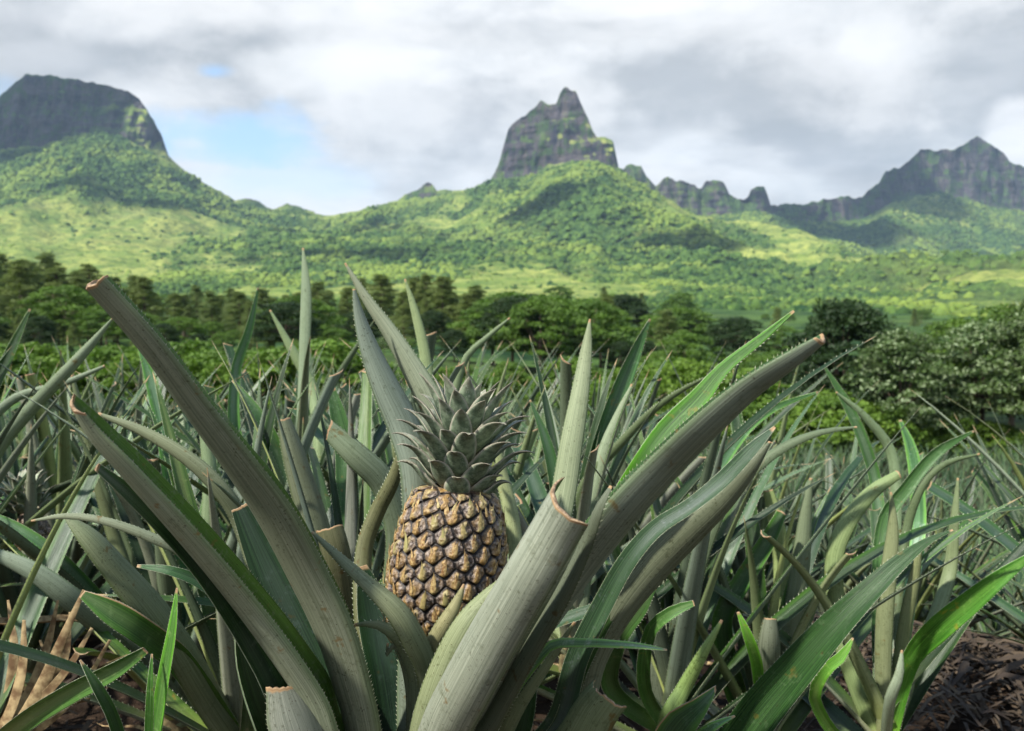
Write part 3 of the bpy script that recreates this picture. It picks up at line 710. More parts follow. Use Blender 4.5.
P9b = plant(152, 800, 1.2, 'small young shoot of two upright bright green leaves at the lower left edge')
b = (152, 820, 1.2)
T(P9b, [(177, 588, 2, 1.15), (172, 630, 9, 1.15), (163, 680, 12, 1.16), (154, 745, 13, 1.18)], b, face='ad', roll=-35, a=50, tint=(1.8, 2.5, 1.1))
T(P9b, [(152, 654, 2, 1.15), (150, 690, 7, 1.15), (149, 740, 9, 1.17)], b, roll=-20, face='ad', tint=(1.2, 1.8, .8))
T(P9b, [(80, 660, 2, 1.15), (96, 685, 10, 1.15), (112, 715, 12, 1.16), (130, 770, 12, 1.18)], b, face='ad', roll=20, tint=(.6, .8, .5))
x7, y7, z7 = P9b.location
v, f = cyl((0, 0, -z7), (0, 0, .02), .02, .015, 9, 4, .004); link('stem', mesh('stem', v, f, [M_STEM]), P9b)

P10 = plant(-30, 745, 1.5, 'plant at the left edge with dried tawny leaves and one long pale leaf slanting across')
b = (-30, 765, 1.5)
T(P10, [(146, 650, 8, 1.25), (112, 672, 17, 1.25), (70, 694, 20, 1.28), (25, 722, 20, 1.35)], b, roll=20, face='ad', cut=True, tint=(1.8, 2.2, 1.2))
for dd in ([(84, 590, 3, 1.5), (62, 640, 9, 1.5), (40, 690, 13, 1.5), (10, 735, 12, 1.5)], [(58, 600, 2, 1.55), (46, 650, 8, 1.55), (22, 705, 10, 1.53)], [(92, 628, 3, 1.52), (68, 668, 7, 1.5), (35, 705, 9, 1.5)], [(24, 620, 3, 1.5), (22, 670, 9, 1.5), (6, 720, 10, 1.5)], [(110, 640, 3, 1.48), (80, 690, 6, 1.48), (40, 728, 8, 1.48)], [(70, 612, 2, 1.6), (64, 660, 8, 1.58), (30, 720, 9, 1.55)], [(40, 640, 2, 1.56), (50, 680, 7, 1.54), (10, 730, 9, 1.52)], [(128, 655, 2, 1.5), (96, 672, 6, 1.5), (50, 715, 9, 1.5)], [(8, 600, 2, 1.58), (14, 655, 9, 1.56), (0, 725, 11, 1.54)]):
    T(P10, dd, b, dry=True, a=18, thick=.0008, roll=rng.uniform(-50, 50), face=rng.choice(['ab', 'ad']), tooth=0, name='dry_leaf', label='dried tawny leaf')
finish(P10, 1.5, 12, 38, dry=4, avoid=lambda az, t: 200 < az < 340)
P10b = plant(175, 700, 1.9, 'plant behind the left leaves whose long pale leaf runs down from the left edge')
b = (185, 715, 1.9)
T(P10b, [(-40, 542, 6, 1.6), (0, 556, 13, 1.6), (36, 573, 19, 1.6), (72, 600, 23, 1.62), (110, 632, 22, 1.68), (148, 668, 20, 1.78)], b, roll=-20, a=50, tint=(.85, .98, .88))
T(P10b, [(-30, 508, 4, 1.7), (10, 524, 10, 1.7), (50, 550, 12, 1.7), (90, 590, 14, 1.74), (135, 645, 15, 1.8)], b, roll=10, face='ad', tint=(1.3, 1.6, 1.4))
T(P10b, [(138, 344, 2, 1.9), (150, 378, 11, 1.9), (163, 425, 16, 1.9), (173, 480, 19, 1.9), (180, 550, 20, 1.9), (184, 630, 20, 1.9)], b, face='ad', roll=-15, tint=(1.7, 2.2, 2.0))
T(P10b, [(72, 375, 3, 2.0), (85, 430, 10, 2.0), (100, 485, 13, 2.0), (120, 555, 14, 2.0), (150, 640, 15, 1.95)], b, roll=15, tint=(.65, .72, .45))
T(P10b, [(190, 380, 3, 1.9), (205, 430, 12, 1.9), (210, 500, 15, 1.9), (200, 600, 16, 1.9)], b, roll=-5, tint=(1.1, 1.3, 1.0))
finish(P10b, 1.9, 20, 39)
P11 = plant(-75, 600, 1.8, 'plant out at the left edge sending one long straight pale leaf up to the right')
b = (-75, 620, 1.8)
T(P11, [(113, 318, 2, 1.7), (88, 348, 9, 1.7), (62, 376, 12, 1.7), (30, 410, 13, 1.72), (0, 446, 14, 1.74), (-40, 520, 15, 1.78)], b, roll=15, tint=(1.0, 1.15, .95))
T(P11, [(30, 309, 2, 1.8), (12, 348, 9, 1.8), (-10, 395, 12, 1.8), (-45, 480, 14, 1.8)], b, roll=-15, tint=(1.0, 1.15, 1.0), face='ad')
T(P11, [(105, 366, 3, 1.8), (60, 385, 7, 1.8), (12, 400, 9, 1.8), (-30, 450, 12, 1.8)], b, roll=10, tint=(.9, 1.05, .9))
finish(P11, 1.8, 22, 40)

# a second, unripe fruit on a plant at the left edge
P12 = plant(28, 660, 2.0, 'plant at the left edge bearing a small dark unripe pineapple with a pale crown')
finish(P12, 2.0, 20, 41, avoid=lambda az, t: 225 < az < 315 and t > 20)
f0 = at(40, 562, 1.98); f1 = at(28, 512, 1.98); loc = np.array(P12.location)
ax = f1-f0; hh = np.linalg.norm(ax); ax /= hh; x_ = np.cross([0, 1, 0], ax); x_ /= np.linalg.norm(x_); y_ = np.cross(ax, x_)
NS, NT_ = 60, 72; V = np.zeros((NS, NT_, 3)); E = np.zeros((NS, NT_, 3))
for j in range(NS):
    s = j/(NS-1); rad = .036*math.sqrt(max(1-(2*s-1)**2*.86, 0))*(.9 if s > .6 else 1)*(0.05 if j in (0, NS-1) else 1)
    for k in range(NT_):
        t_ = 2*math.pi*k/(NT_-1); a_ = abs(math.sin(4*t_+s*9)); b2 = abs(math.sin(4*t_-s*9)); e = 1-min(a_, b2)
        V[j, k] = f0+ax*hh*s+(x_*math.cos(t_)+y_*math.sin(t_))*rad*(1.05-.16*e**3); E[j, k] = (e**2, .15, .3)
fr2 = link('pineapple', grid_mesh('pineapple', V-loc, NT_, NS, [M_FR]), P12); fr2['label'] = 'small dark unripe pineapple'
at_ = fr2.data.attributes.new('eye', 'FLOAT_VECTOR', 'POINT'); at_.data.foreach_set('vector', E.astype(np.float32).ravel())
V, Fs, mi, A = crown_mesh(f1, ax, x_, y_, 34, .085, .05, loc, 9, K=5, tooth=.005)
link('crown', mesh('crown', V, Fs, CM, mi, {'leaf': A}), fr2)
v, f = cyl((0, 0, 0), f0-loc, .012, .010, 8, 3); link('fruit_stalk', mesh('fruit_stalk', v, f, [M_STEM]), P12)
#PART3
# ================================================================== the rest of the field
taken = [(float(o.location[0]), float(o.location[1])) for o in (hero, P2, P3, P4, P5, P6, P7, P8, P9, P9b, P10, P10b, P11, P12)]
def stem_h(pl): pass
spots = []
yy = 1.55; row = 0
while yy < 36:
    sp = .46 if yy < 6 else (.54 if yy < 13 else .64)
    half = .60*yy+1.0
    n = int(2*half/sp)
    for i in range(n+1):
        x = -half+i*sp+rng.uniform(-.13, .13)+(sp/2 if row % 2 else 0); y = yy+rng.uniform(-.12, .12)
        spots.append((x, y))
    yy += sp*.98; row += 1
def far_edge(x, y):      # where the crop stops
    return 33+1.5*math.sin(x*.35)-9*float(sstep(-.05, -.30, np.array(x/y)))
near, mid, rest = [], [], []
for x, y in spots:
    if y > far_edge(x, y): continue
    if math.hypot(x-1.15, y-2.45) < .40: continue
    if min(math.hypot(x-a, y-b) for a, b in taken) < (.33 if y < 3.2 else .2): continue
    if y < 5.6 and abs(x) < .56*y+.7: near.append((x, y))
    elif abs(x) < .56*y+.8: (mid if y < 12.5 else rest).append((x, y))
mid.sort(key=lambda p: p[1])
room = 292-len(near)-len(taken)
rest = mid[room:]+rest; mid = mid[:room]
print('near', len(near), 'mid', len(mid), 'rest', len(rest))
for k, (x, y) in enumerate(near):
    side = 'left' if x < -.12 else 'right'
    if y < 3.6: lab, g = 'grey-green pineapple plant among the close rows %s of the ripe fruit' % side, 'unmarked plants in the close rows %s of the fruit' % side
    else: lab, g = 'blurred pineapple plant farther back in the rows %s of the ripe fruit' % side, 'blurred plants farther back %s of the fruit' % side
    z = gz(x, y)
    r = empty('pineapple_plant', (x, y, z), lab, 'pineapple plant', g)
    link('stem', STEM, r)
    fill_leaves(r, 30 if y < 3.6 else 26, 900+k, scale=rng.uniform(.95, 1.12)*(1.06 if y > 2.4 else 1)*(.80 if x > .30*y and y > 2.9 else 1)*(1.14 if x < 0 and y > 2 else 1), dry=2 if y < 3.2 else 0)

# lighter one-mesh plants for the farther rows
mf, tf, bf = material('distant leaf')
geo = tf.new('ShaderNodeNewGeometry'); oi = tf.new('ShaderNodeObjectInfo')
a_ = tf.sep(tf.attr('leaf'))
cu = tf.mix(tf.ss(a_[2], .2, .8), (.020, .055, .022), (.095, .160, .062)); cd = tf.mix(tf.ss(a_[2], .2, .8), (.085, .13, .065), (.22, .27, .17))
cc = tf.mix(geo.outputs['Backfacing'], cu, cd)
tf.put(cc, bf.inputs['Base Color']); bf.inputs['Roughness'].default_value = .5; bf.inputs['Specular IOR Level'].default_value = .25
def far_plant(seed, nl=24, nseg=5):
    rs = random.Random(seed); V = []; Fs = []; A = []
    for k in range(nl):
        f = 1-k/nl; az = R(k*137.5+rs.uniform(-15, 15)); L = rs.uniform(.6, 1.0)*(1-.2*(1-f)); w = rs.uniform(.018, .026)
        tilt = R(3+48*f**1.2+rs.uniform(-8, 8)); bend = rs.uniform(.0, .45); hue = rs.random()
        o = np.array([math.cos(az), math.sin(az), 0]); s = np.array([-math.sin(az), math.cos(az), 0]); p = np.array([0, 0, .03+.12*(1-f)]); c = len(V)
        for j in range(nseg+1):
            q = j/nseg; e = math.pi/2-tilt-bend*q**1.6
            if j: p = p+L/nseg*(o*math.cos(e)+np.array([0, 0, math.sin(e)]))
            n_ = -o*math.sin(e)+np.array([0, 0, math.cos(e)]); ww = w*max(1-q**2, .04)
            V += [p-s*ww+n_*ww*.6, p, p+s*ww+n_*ww*.6]; A += [(-1, q, hue), (0, q, hue), (1, q, hue)]
        for j in range(nseg):
            for e in (0, 1):
                a0 = c+j*3+e; Fs.append((a0, a0+3, a0+4, a0+1))
    return np.array(V), Fs, np.array(A)
FP = [far_plant(40+i) for i in range(7)]
FPM = [mesh('pineapple_plant', v, f, [mf], attr={'leaf': a}) for v, f, a in FP]
for x, y in mid:
    side = 'left' if x < 0 else 'right'
    o = link('pineapple_plant', rng.choice(FPM), None, (x, y, gz(x, y))); o.rotation_euler.z = rng.uniform(0, 6.28); s = rng.uniform(.95, 1.3)*(.70 if x > .26*y else 1); o.scale = (s, s, s)
    tag(o, 'small out-of-focus pineapple plant on the falling ground %s of centre' % side, 'pineapple plant', 'small plants on the falling ground, %s half' % side)
Vb, Fb, Ab, c = [], [], [], 0
LF = [far_plant(70+i, 15, 3) for i in range(6)]
for x, y in rest:
    v, f, a = rng.choice(LF); t_ = rng.uniform(0, 6.28); s = rng.uniform(.85, 1.1); ct, st = math.cos(t_)*s, math.sin(t_)*s
    w = np.stack([v[:, 0]*ct-v[:, 1]*st+x, v[:, 0]*st+v[:, 1]*ct+y, v[:, 2]*s+gz(x, y)], -1)
    Vb.append(w); Ab.append(a); Fb += [tuple(i+c for i in q) for q in f]; c += len(v)
o = link('pineapple_crop', mesh('pineapple_crop', np.concatenate(Vb), Fb, [mf], attr={'leaf': np.concatenate(Ab)}))
tag(o, 'pale green mass of the pineapple crop farther down the slope', 'pineapple crop', kind='stuff')

# ------------------------------------------------------------------ ground
mg, tg, bg = material('soil')
pg = tg.new('ShaderNodeNewGeometry').outputs['Position']
n1 = tg.noise(pg, 6, 6, .65); n2 = tg.noise(pg, 45, 5, .7); n3 = tg.noise(pg, .35, 3, .5)
cg = tg.mix(tg.ss(n1, .35, .65), (.018, .012, .008), (.055, .035, .022))
cg = tg.mix(tg.ss(n2, .55, .68), cg, (.12, .08, .05))
yp = tg.sep(pg)[1]
grass = tg.mix(tg.ss(tg.noise(pg, 1.2, 5, .6), .35, .65), (.022, .045, .012), (.07, .11, .028))
cg = tg.mix(tg.ss(tg.m('ADD', yp, tg.m('MULTIPLY', n3, 4.0)), 33.5, 37), cg, grass)
tg.put(cg, bg.inputs['Base Color']); bg.inputs['Roughness'].default_value = .95; bg.inputs['Specular IOR Level'].default_value = .15
bump(tg, bg, tg.m('ADD', n1, n2), .8, .02)
xs = np.sign(np.linspace(-1, 1, 260))*np.abs(np.linspace(-1, 1, 260))**1.6*75; ys = np.concatenate([np.linspace(-40, -2, 20), np.linspace(-1.7, 12, 160), np.linspace(12.4, 62, 130)])
X, Y = np.meshgrid(xs, ys)
Z = gza(X, Y)+(fbm(X*1.4, Y*1.4, 0, 5)-.5)*.10+(fbm(X*9, Y*9, 0, 6)-.5)*.03-.02
o = link('ground', grid_mesh('ground', np.stack([X, Y, Z], -1), len(xs), len(ys), [mg])); o['kind'] = 'structure'
# leaf litter
V, Fs, c = [], [], 0
for k in range(9500):
    y = .9+6*rng.random()**1.3; x = rng.uniform(-1, 1)*(.6*y+.4); g = gz(x, y); L = rng.uniform(.02, .07)*(3.2 if rng.random() < .16 else 1); w = rng.uniform(.0015, .006)*(1.6 if L > .09 else 1); t_ = rng.uniform(0, 6.28)
    if rng.random() < .35: x, y = 1.25+rng.gauss(0, .35), 2.5+rng.gauss(0, .35); g = gz(x, y)
    d = np.array([math.cos(t_), math.sin(t_), rng.uniform(-.15, .25)]); s = np.array([-math.sin(t_), math.cos(t_), rng.uniform(-.5, .5)]); b0 = np.array([x, y, g+rng.uniform(0, .035)])
    for j in range(4):
        q = j/3; p = b0+d*L*(q-.5)+np.array([0, 0, .25*L*math.sin(q*math.pi)*rng.uniform(.4, 1)]); ww = w*(1-.8*abs(q-.4)); V += [p-s*ww, p+s*ww]
    for j in range(3): Fs.append((c+2*j, c+2*j+1, c+2*j+3, c+2*j+2))
    c += 8
ml, tl, bl = material('litter'); pl_ = tl.new('ShaderNodeNewGeometry'); 
tl.put(tl.mix(pl_.outputs['Random Per Island'], (.022, .014, .009), tl.mix(tl.noise(pl_.outputs['Position'], 40, 3), (.035, .024, .015), (.15, .105, .06))), bl.inputs['Base Color']); bl.inputs['Roughness'].default_value = .85
o = link('leaf_litter', mesh('leaf_litter', V, Fs, [ml])); tag(o, 'brown and tan dead leaf scraps on the soil', 'leaf litter', kind='stuff')

# ================================================================== terrain
def curve(pts, xq):
    p = np.array(pts, float); return np.interp(xq, p[:, 0], p[:, 1])
px = np.concatenate([np.linspace(-420, -45, 130), np.arange(-44, 1068, 1.35), np.linspace(1069, 1444, 130)])
U = (px-512)/F
def zy(Yd, ypx):            # height of the point at depth Yd seen at row ypx
    v = (ypx-365.5)/F
    d = FW[None, :]-UP[None, :]*np.asarray(v).reshape(-1, 1)
    return CAM[2]+Yd*d[:, 2]/d[:, 1]
SKY = [(-420, 150), (-200, 118), (-100, 140), (-40, 128), (0, 97), (12, 86), (25, 74), (50, 76), (80, 80), (112, 86), (128, 91), (142, 102), (151, 115), (157, 128), (162, 136), (169, 157), (185, 171), (200, 180), (215, 190), (235, 199), (250, 199), (260, 202), (272, 209), (287, 203), (300, 207), (325, 216), (350, 212), (380, 206), (400, 198), (404, 194), (417, 191), (426, 182), (432, 184), (437, 191), (450, 191), (465, 190), (488, 184), (494, 174), (499, 163), (504, 144), (508, 129), (518, 120), (526, 116), (531, 110), (541, 101), (547, 104), (556, 103), (560, 92), (565, 86), (570, 90), (576, 91), (580, 101), (588, 118), (593, 130), (597, 137), (604, 138), (613, 141), (616, 155), (619, 169), (630, 182), (645, 190), (660, 197), (700, 219), (760, 226), (800, 237), (860, 262), (930, 279), (1024, 292), (1100, 300), (1444, 312)]
CLF = [(-420, 185), (-200, 170), (-60, 160), (0, 152), (40, 148), (75, 137), (100, 133), (125, 139), (150, 150), (167, 158), (185, 172.5), (215, 192), (235, 206), (250, 208), (260, 209), (272, 212), (287, 211), (300, 212), (325, 217.5), (350, 213.5), (380, 208), (400, 203), (417, 200), (430, 198), (440, 196), (465, 192), (490, 185), (505, 180), (520, 180), (535, 176), (550, 167), (565, 164), (580, 162), (600, 168), (619, 174), (645, 192), (660, 199), (700, 220.5), (760, 227.5), (800, 238.5), (860, 263.5), (930, 280.5), (1024, 293.5), (1444, 313.5)]
skyl, clf = curve(SKY, px), curve(CLF, px)
skyl = skyl+np.where(skyl < clf-3, (fbm(px*.14, 0, 0, 31, 4)-.5)*5, (fbm(px*.12, 0, 0, 32, 3)-.5)*2)
w8 = lambda s, f, a: 1+a*(fbm(px*f, 0, 0, s, 3)-.5)*2
Yc = 2500*w8(1, .006, .05)+curve([(-420, 350), (150, 250), (260, 350), (420, 200), (560, 0), (700, -250), (860, -650), (1024, -1000), (1444, -1250)], px)
lines = [  # (depth, row)  from near to far
    (np.full_like(px, 60.), None), (300*w8(2, .02, .1), None),
    (np.minimum(720, Yc*.30)*w8(3, .01, .10), curve([(-420, 300), (300, 300), (600, 302), (760, 306), (1024, 314), (1444, 318)], px)),
    (np.minimum(1050, Yc*.44)*w8(4, .008, .08), curve([(-420, 284), (100, 284), (300, 286), (500, 284), (640, 288), (760, 294), (860, 303), (1024, 305), (1444, 316)], px)),
    (Yc*.60*w8(5, .009, .10), curve([(-420, 262), (0, 258), (150, 260), (300, 262), (430, 263), (560, 256), (640, 262), (760, 276), (860, 290), (1024, 300), (1444, 315)], px)),
    (Yc*.80*w8(6, .012, .07), curve([(-420, 225), (0, 206), (80, 196), (150, 204), (230, 226), (300, 238), (380, 236), (450, 226), (520, 212), (560, 202), (600, 204), (650, 220), (720, 240), (800, 258), (870, 274), (1024, 296), (1444, 314)], px)),
    (Yc, clf), (Yc+curve([(0, 70), (430, 25), (500, 45), (619, 45), (660, 12), (1444, 8)], px), skyl),
    (Yc+curve([(0, 420), (180, 200), (300, 90), (480, 90), (560, 150), (619, 130), (660, 60), (1444, 60)], px), skyl+1.5),
    (Yc+curve([(0, 560), (170, 330), (300, 250), (560, 330), (1444, 250)], px), skyl+45), (Yc+900, skyl*0+300)]
rows = [14, 30, 26, 55, 75, 95, 52, 8, 6, 4]
zl = []
for k, (d, y) in enumerate(lines):
    if k == 0: zl.append(gza(U*60, np.full_like(U, 60.))-.12)
    elif k == 1: zl.append(np.full_like(px, -6.5)+(fbm(px*.02, 0, 0, 8)-.5)*2)
    else: zl.append(zy(d, y))
PY, PZ, SEG, TT = [], [], [], []
for k in range(len(lines)-1):
    d0, d1_ = lines[k][0], lines[k+1][0]
    for j in range(rows[k]):
        t = j/rows[k]; t2 = .65*t+.35*t*t*(3-2*t) if k < 6 else t
        PY.append(d0+(d1_-d0)*t); PZ.append(zl[k]+(zl[k+1]-zl[k])*t2); SEG.append(k); TT.append(t)
PY.append(lines[-1][0]); PZ.append(zl[-1]); SEG.append(len(lines)-2); TT.append(1.0)
PY, PZ = np.array(PY), np.array(PZ); SEG = np.array(SEG)[:, None]; TT = np.array(TT)[:, None]
PX = PY*U[None, :]
zenith_terr = None
G = SEG+TT                                        # 0..10 position in the stack; 6 is the foot of the cliffs, 7 the skyline
# gullies and spurs on the slopes
w1 = fbm(PX*.0022, PY*.0022, 0, 12, 3)*2.2
rid = 1-np.abs(2*fbm(PX*.0042+w1, PY*.0012, 0, 13, 4)-1)*2
rid2 = 1-np.abs(2*fbm(PX*.013+w1, PY*.004+w1, 0, 14, 3)-1)*2
env = sstep(2.6, 4.4, G)*(1-sstep(5.55, 6.0, G))
PZ = PZ+env*(np.clip(rid, -1, 1)*30+np.clip(rid2, -1, 1)*9-10)
env2 = sstep(2.2, 3.2, G)*(1-sstep(5.9, 6.0, G))
PZ = PZ+env2*(fbm(PX*.010, PY*.010, 0, 15, 3)-.5)*14
bumps = sstep(1.0, 2.0, G)*(1-sstep(5.97, 6.02, G))
wood = sstep(.43, .60, fbm(PX*.0045, PY*.0028, 0, 17, 5)+.035)     # where trees stand rather than grass; the wide gaps also paint in sun patches
PZ = PZ+bumps*(.25+.75*wood)*(.25+.75*sstep(2.2, 4.0, G))*((vn(PX*.06, PY*.06, 0, 18)+vn(PX*.13, PY*.13, 0, 19)*.7)*13.0-11.0*sstep(4.5, 5.9, G))
# cliffs: fluted and ledged
cl = ((G > 6) & (G < 7)).astype(float)*np.sin(np.pi*np.clip(G-6, 0, 1))**.4
wcl = np.clip((clf-skyl)/25, 0, 1)[None, :]
flute = fbm(PX*.022, PZ*.005, PY*.004, 20, 4)-.5; ledge = fbm(PX*.004, PZ*.045, 0, 21, 3)-.5
PY = PY+cl*wcl*(flute*130+ledge*22+(fbm(PX*.07, PZ*.02, 0, 24, 3)-.5)*26); 
rock = np.where((G > 5.96) & (G < 7.6), 1.0, 0.0)*np.clip((clf-skyl)/4, 0, 1)[None, :]
sl = np.abs(np.gradient(PZ, axis=0)/(np.abs(np.gradient(PY, axis=0))+1))
for (cx_, cy_, rx, ry) in ((20, 206, 34, 5), (96, 199, 26, 4), (130, 214, 30, 5), (245, 205, 22, 5)):   # outcrops of bare rock on the left slopes
    yp_ = 365.5-F*((PZ-CAM[2])/PY*math.cos(PITCH)+math.sin(PITCH))/(math.cos(PITCH)-(PZ-CAM[2])/PY*math.sin(PITCH))
    q = ((px[None, :]-cx_)/rx)**2+((yp_-cy_)/ry)**2+(fbm(PX*.03, PZ*.06, 0, 25)-.5)*2.2
    rock = np.maximum(rock, sstep(1.2, .5, q)*(G > 4)*(G < 6))
PX = U[None, :]*(PY*math.cos(PITCH)-(PZ-CAM[2])*math.sin(PITCH))*(G > .5)+PX*(G <= .5)
wood = np.maximum(wood, 1-sstep(1.6, 2.3, G))
V = np.stack([PX, PY, PZ], -1)

def terrain_material():
    m, t, b = material('mountain ground')
    P = t.new('ShaderNodeNewGeometry').outputs['Position']; NZ = t.sep(t.new('ShaderNodeNewGeometry').outputs['Normal'])[2]
    rk = t.attr('rock', 'Fac'); wd = t.attr('wood', 'Fac')
    big = t.noise(P, .0035, 5, .6); med = t.noise(P, .018, 5, .65); fine = t.noise(P, .07, 4, .75)
    forest = t.mix(t.ss(fine, .35, .65), (.014, .042, .014), (.085, .150, .034))
    grassc = t.mix(t.ss(med, .35, .65), (.14, .21, .042), (.33, .36, .09))
    grassc = t.mix(t.m('MULTIPLY', t.ss(fine, .46, .62), .7), grassc, (.045, .095, .022))
    green = t.mix(t.ss(t.m('ADD', wd, t.m('MULTIPLY', t.m('SUBTRACT', med, .5), 1.6)), .15, .7), grassc, forest)
    green = t.mix(t.m('MULTIPLY', t.ss(big, .5, .7), .4), green, (.16, .17, .05))  # broad yellow-green patches put sunlight on the slopes into the colour
    # rock: dark basalt with strata, plants clinging to ledges, and vertical staining that also paints in crevice shade
    st = t.noise(t.scalev(P, (.010, .010, .032)), 1.0, 6, .7); vs = t.noise(t.scalev(P, (.05, .05, .004)), 1.0, 4, .6)
    rc = t.mix(t.ss(st, .35, .65), (.014, .015, .027), (.090, .078, .088))
    rc = t.mix(t.m('MULTIPLY', t.ss(vs, .45, .7), .5), rc, (.16, .135, .12))
    rc = t.mix(t.m('MULTIPLY', t.ss(t.noise(P, .022, 6, .75), .50, .58), .9), rc, (.045, .085, .025))
    rkm = t.ss(t.m('ADD', rk, t.m('MULTIPLY', t.m('SUBTRACT', med, .5), .9)), .4, .6)
    ledge_ = t.m('MULTIPLY', t.ss(NZ, .38, .62), .85)
    rkm = t.m('MULTIPLY', rkm, t.m('SUBTRACT', 1.0, ledge_))
    t.put(t.mix(rkm, green, rc), b.inputs['Base Color']); b.inputs['Roughness'].default_value = .95; b.inputs['Specular IOR Level'].default_value = .1
    bump(t, b, t.m('ADD', fine, t.m('MULTIPLY', st, t.m('MULTIPLY', rkm, 2.0))), 1.0, 6.0)
    return m
M_T = terrain_material()
o = link('mountains', grid_mesh('mountains', V, len(px), V.shape[0], [M_T], {'rock': rock, 'wood': wood})); o['kind'] = 'structure'

def forest(name, X, Y, Z, G_, wd, lo, hi, n, seed, label):
    r = np.random.RandomState(seed); ok = (G_ > lo) & (G_ < hi)
    area = ok*np.gradient(Y, axis=0)*np.gradient(X, axis=1)*(.05+wd**1.5)*(X > -.62*Y)*(X < .62*Y); area = np.abs(area).ravel()
    pick = r.choice(area.size, n, p=area/area.sum())
    c = np.stack([X.ravel()[pick], Y.ravel()[pick], Z.ravel()[pick]], -1)+r.normal(size=(n, 3))*[3, 3, .5]
    s = (1.8+5.0*r.rand(n)**2.0)*np.clip(c[:, 1]/1500, .55, 1)*(.8+.2*wd.ravel()[pick] if wd.size == area.size else 1)
    a = np.arange(6)*math.pi/3
    base = np.array([[math.cos(q), math.sin(q), -.35] for q in a]+[[.78*math.cos(q+.5), .78*math.sin(q+.5), .45] for q in a]+[[0, 0, .85]])
    V = c[:, None, :]+base[None]*s[:, None, None]*(1+.28*r.normal(size=(n, 13, 1)))*np.array([1, 1, .95])
    f = []
    for k in range(6):
        k2 = (k+1) % 6; f += [(k, k2, 6+k), (k2, 6+k2, 6+k), (6+k, 6+k2, 12)]
    f = np.array(f); Fa = (np.arange(n)[:, None, None]*13+f[None]).reshape(-1, 3)
    me = bpy.data.meshes.new(name); me.vertices.add(n*13); me.vertices.foreach_set('co', V.reshape(-1).astype(np.float32))
    me.loops.add(Fa.size); me.loops.foreach_set('vertex_index', Fa.ravel().astype(np.int32)); me.polygons.add(len(Fa))
    me.polygons.foreach_set('loop_start', (np.arange(len(Fa))*3).astype(np.int32)); me.polygons.foreach_set('loop_total', np.full(len(Fa), 3, dtype=np.int32))
    me.polygons.foreach_set('use_smooth', np.full(len(Fa), True)); me.materials.append(M_FOR); me.update(calc_edges=True)
    tag(link(name, me), label, 'forest', kind='stuff')
M_FOR, tf2, bf2 = material('forest crowns'); gi = tf2.new('ShaderNodeNewGeometry')
cf = tf2.mix(gi.outputs['Random Per Island'], (.016, .046, .014), (.095, .165, .034))
cf = tf2.mix(tf2.m('MULTIPLY', tf2.ss(tf2.noise(gi.outputs['Position'], .006, 4, .6), .46, .62), .7), cf, (.22, .29, .055))
tf2.put(cf, bf2.inputs['Base Color']); bf2.inputs['Roughness'].default_value = .9; bf2.inputs['Specular IOR Level'].default_value = .1
forest('forest', PX, PY, PZ, G*np.ones_like(PX), wood, 1.5, 5.98, 70000, 5, 'wooded slopes below the left and central peaks')

# the pinnacled ridge and the far mountain to the right stand behind the green spur
px2 = np.concatenate([np.linspace(560, 620, 20), np.arange(621, 1068, 1.3), np.linspace(1069, 1500, 120)]); U2 = (px2-512)/F
TOP2 = [(560, 230), (600, 200), (612, 185), (620, 176), (626, 168), (634, 166), (641, 168), (646, 178), (651, 184), (656, 188), (662, 183), (668, 181), (676, 184), (684, 183), (692, 187), (697, 189), (702, 190), (707, 185), (716, 183), (724, 185), (729, 195), (734, 200), (744, 202), (748, 199), (751, 192), (757, 189), (764, 189), (768, 197), (771, 207), (778, 208), (786, 205), (797, 207), (812, 206), (827, 202), (845, 200), (862, 199), (870, 190), (879, 186), (886, 175), (897, 171), (904, 166), (910, 163), (917, 155), (921, 151), (932, 153), (945, 151), (956, 152), (966, 145), (972, 141), (977, 138), (983, 143), (989, 144), (995, 150), (1001, 154), (1010, 164), (1024, 168), (1060, 182), (1120, 205), (1250, 225), (1500, 240)]
BOT2 = [(560, 235), (620, 196), (640, 200), (670, 208), (700, 218), (730, 216), (760, 214), (790, 222), (830, 224), (856, 222), (872, 216), (890, 206), (915, 196), (940, 194), (962, 200), (985, 208), (1024, 214), (1100, 230), (1500, 262)]
t2, b2_ = curve(TOP2, px2), curve(BOT2, px2)
t2 = t2+(fbm(px2*.17, 0, 0, 41, 4)-.5)*6-2.5
D0 = curve([(560, 2900), (760, 2950), (900, 3300), (1024, 3400), (1500, 3400)], px2)
L2 = [(D0*.72, curve([(560, 260), (700, 262), (860, 292), (1500, 318)], px2)), (D0*.86, curve([(560, 245), (640, 225), (700, 235), (800, 252), (900, 238), (950, 236), (1024, 252), (1500, 290)], px2)), (D0, b2_), (D0+55, t2), (D0+90, t2+1), (D0+330, t2+40), (D0+700, t2*0+300)]
rw2 = [45, 70, 46, 6, 8, 5]; QY, QZ, GG = [], [], []
for k in range(len(L2)-1):
    for j in range(rw2[k]+(k == len(L2)-2)):
        t = j/rw2[k]; QY.append(L2[k][0]*(1-t)+L2[k+1][0]*t); QZ.append(zy(L2[k][0], L2[k][1])*(1-t)+zy(L2[k+1][0], L2[k+1][1])*t); GG.append(k+t)
QY, QZ, GG = np.array(QY), np.array(QZ), np.array(GG)[:, None]; QX = QY*U2[None, :]
w1 = fbm(QX*.0022, QY*.0022, 0, 52, 3)*2.2
e1 = sstep(.1, .8, GG)*(1-sstep(1.7, 2, GG))
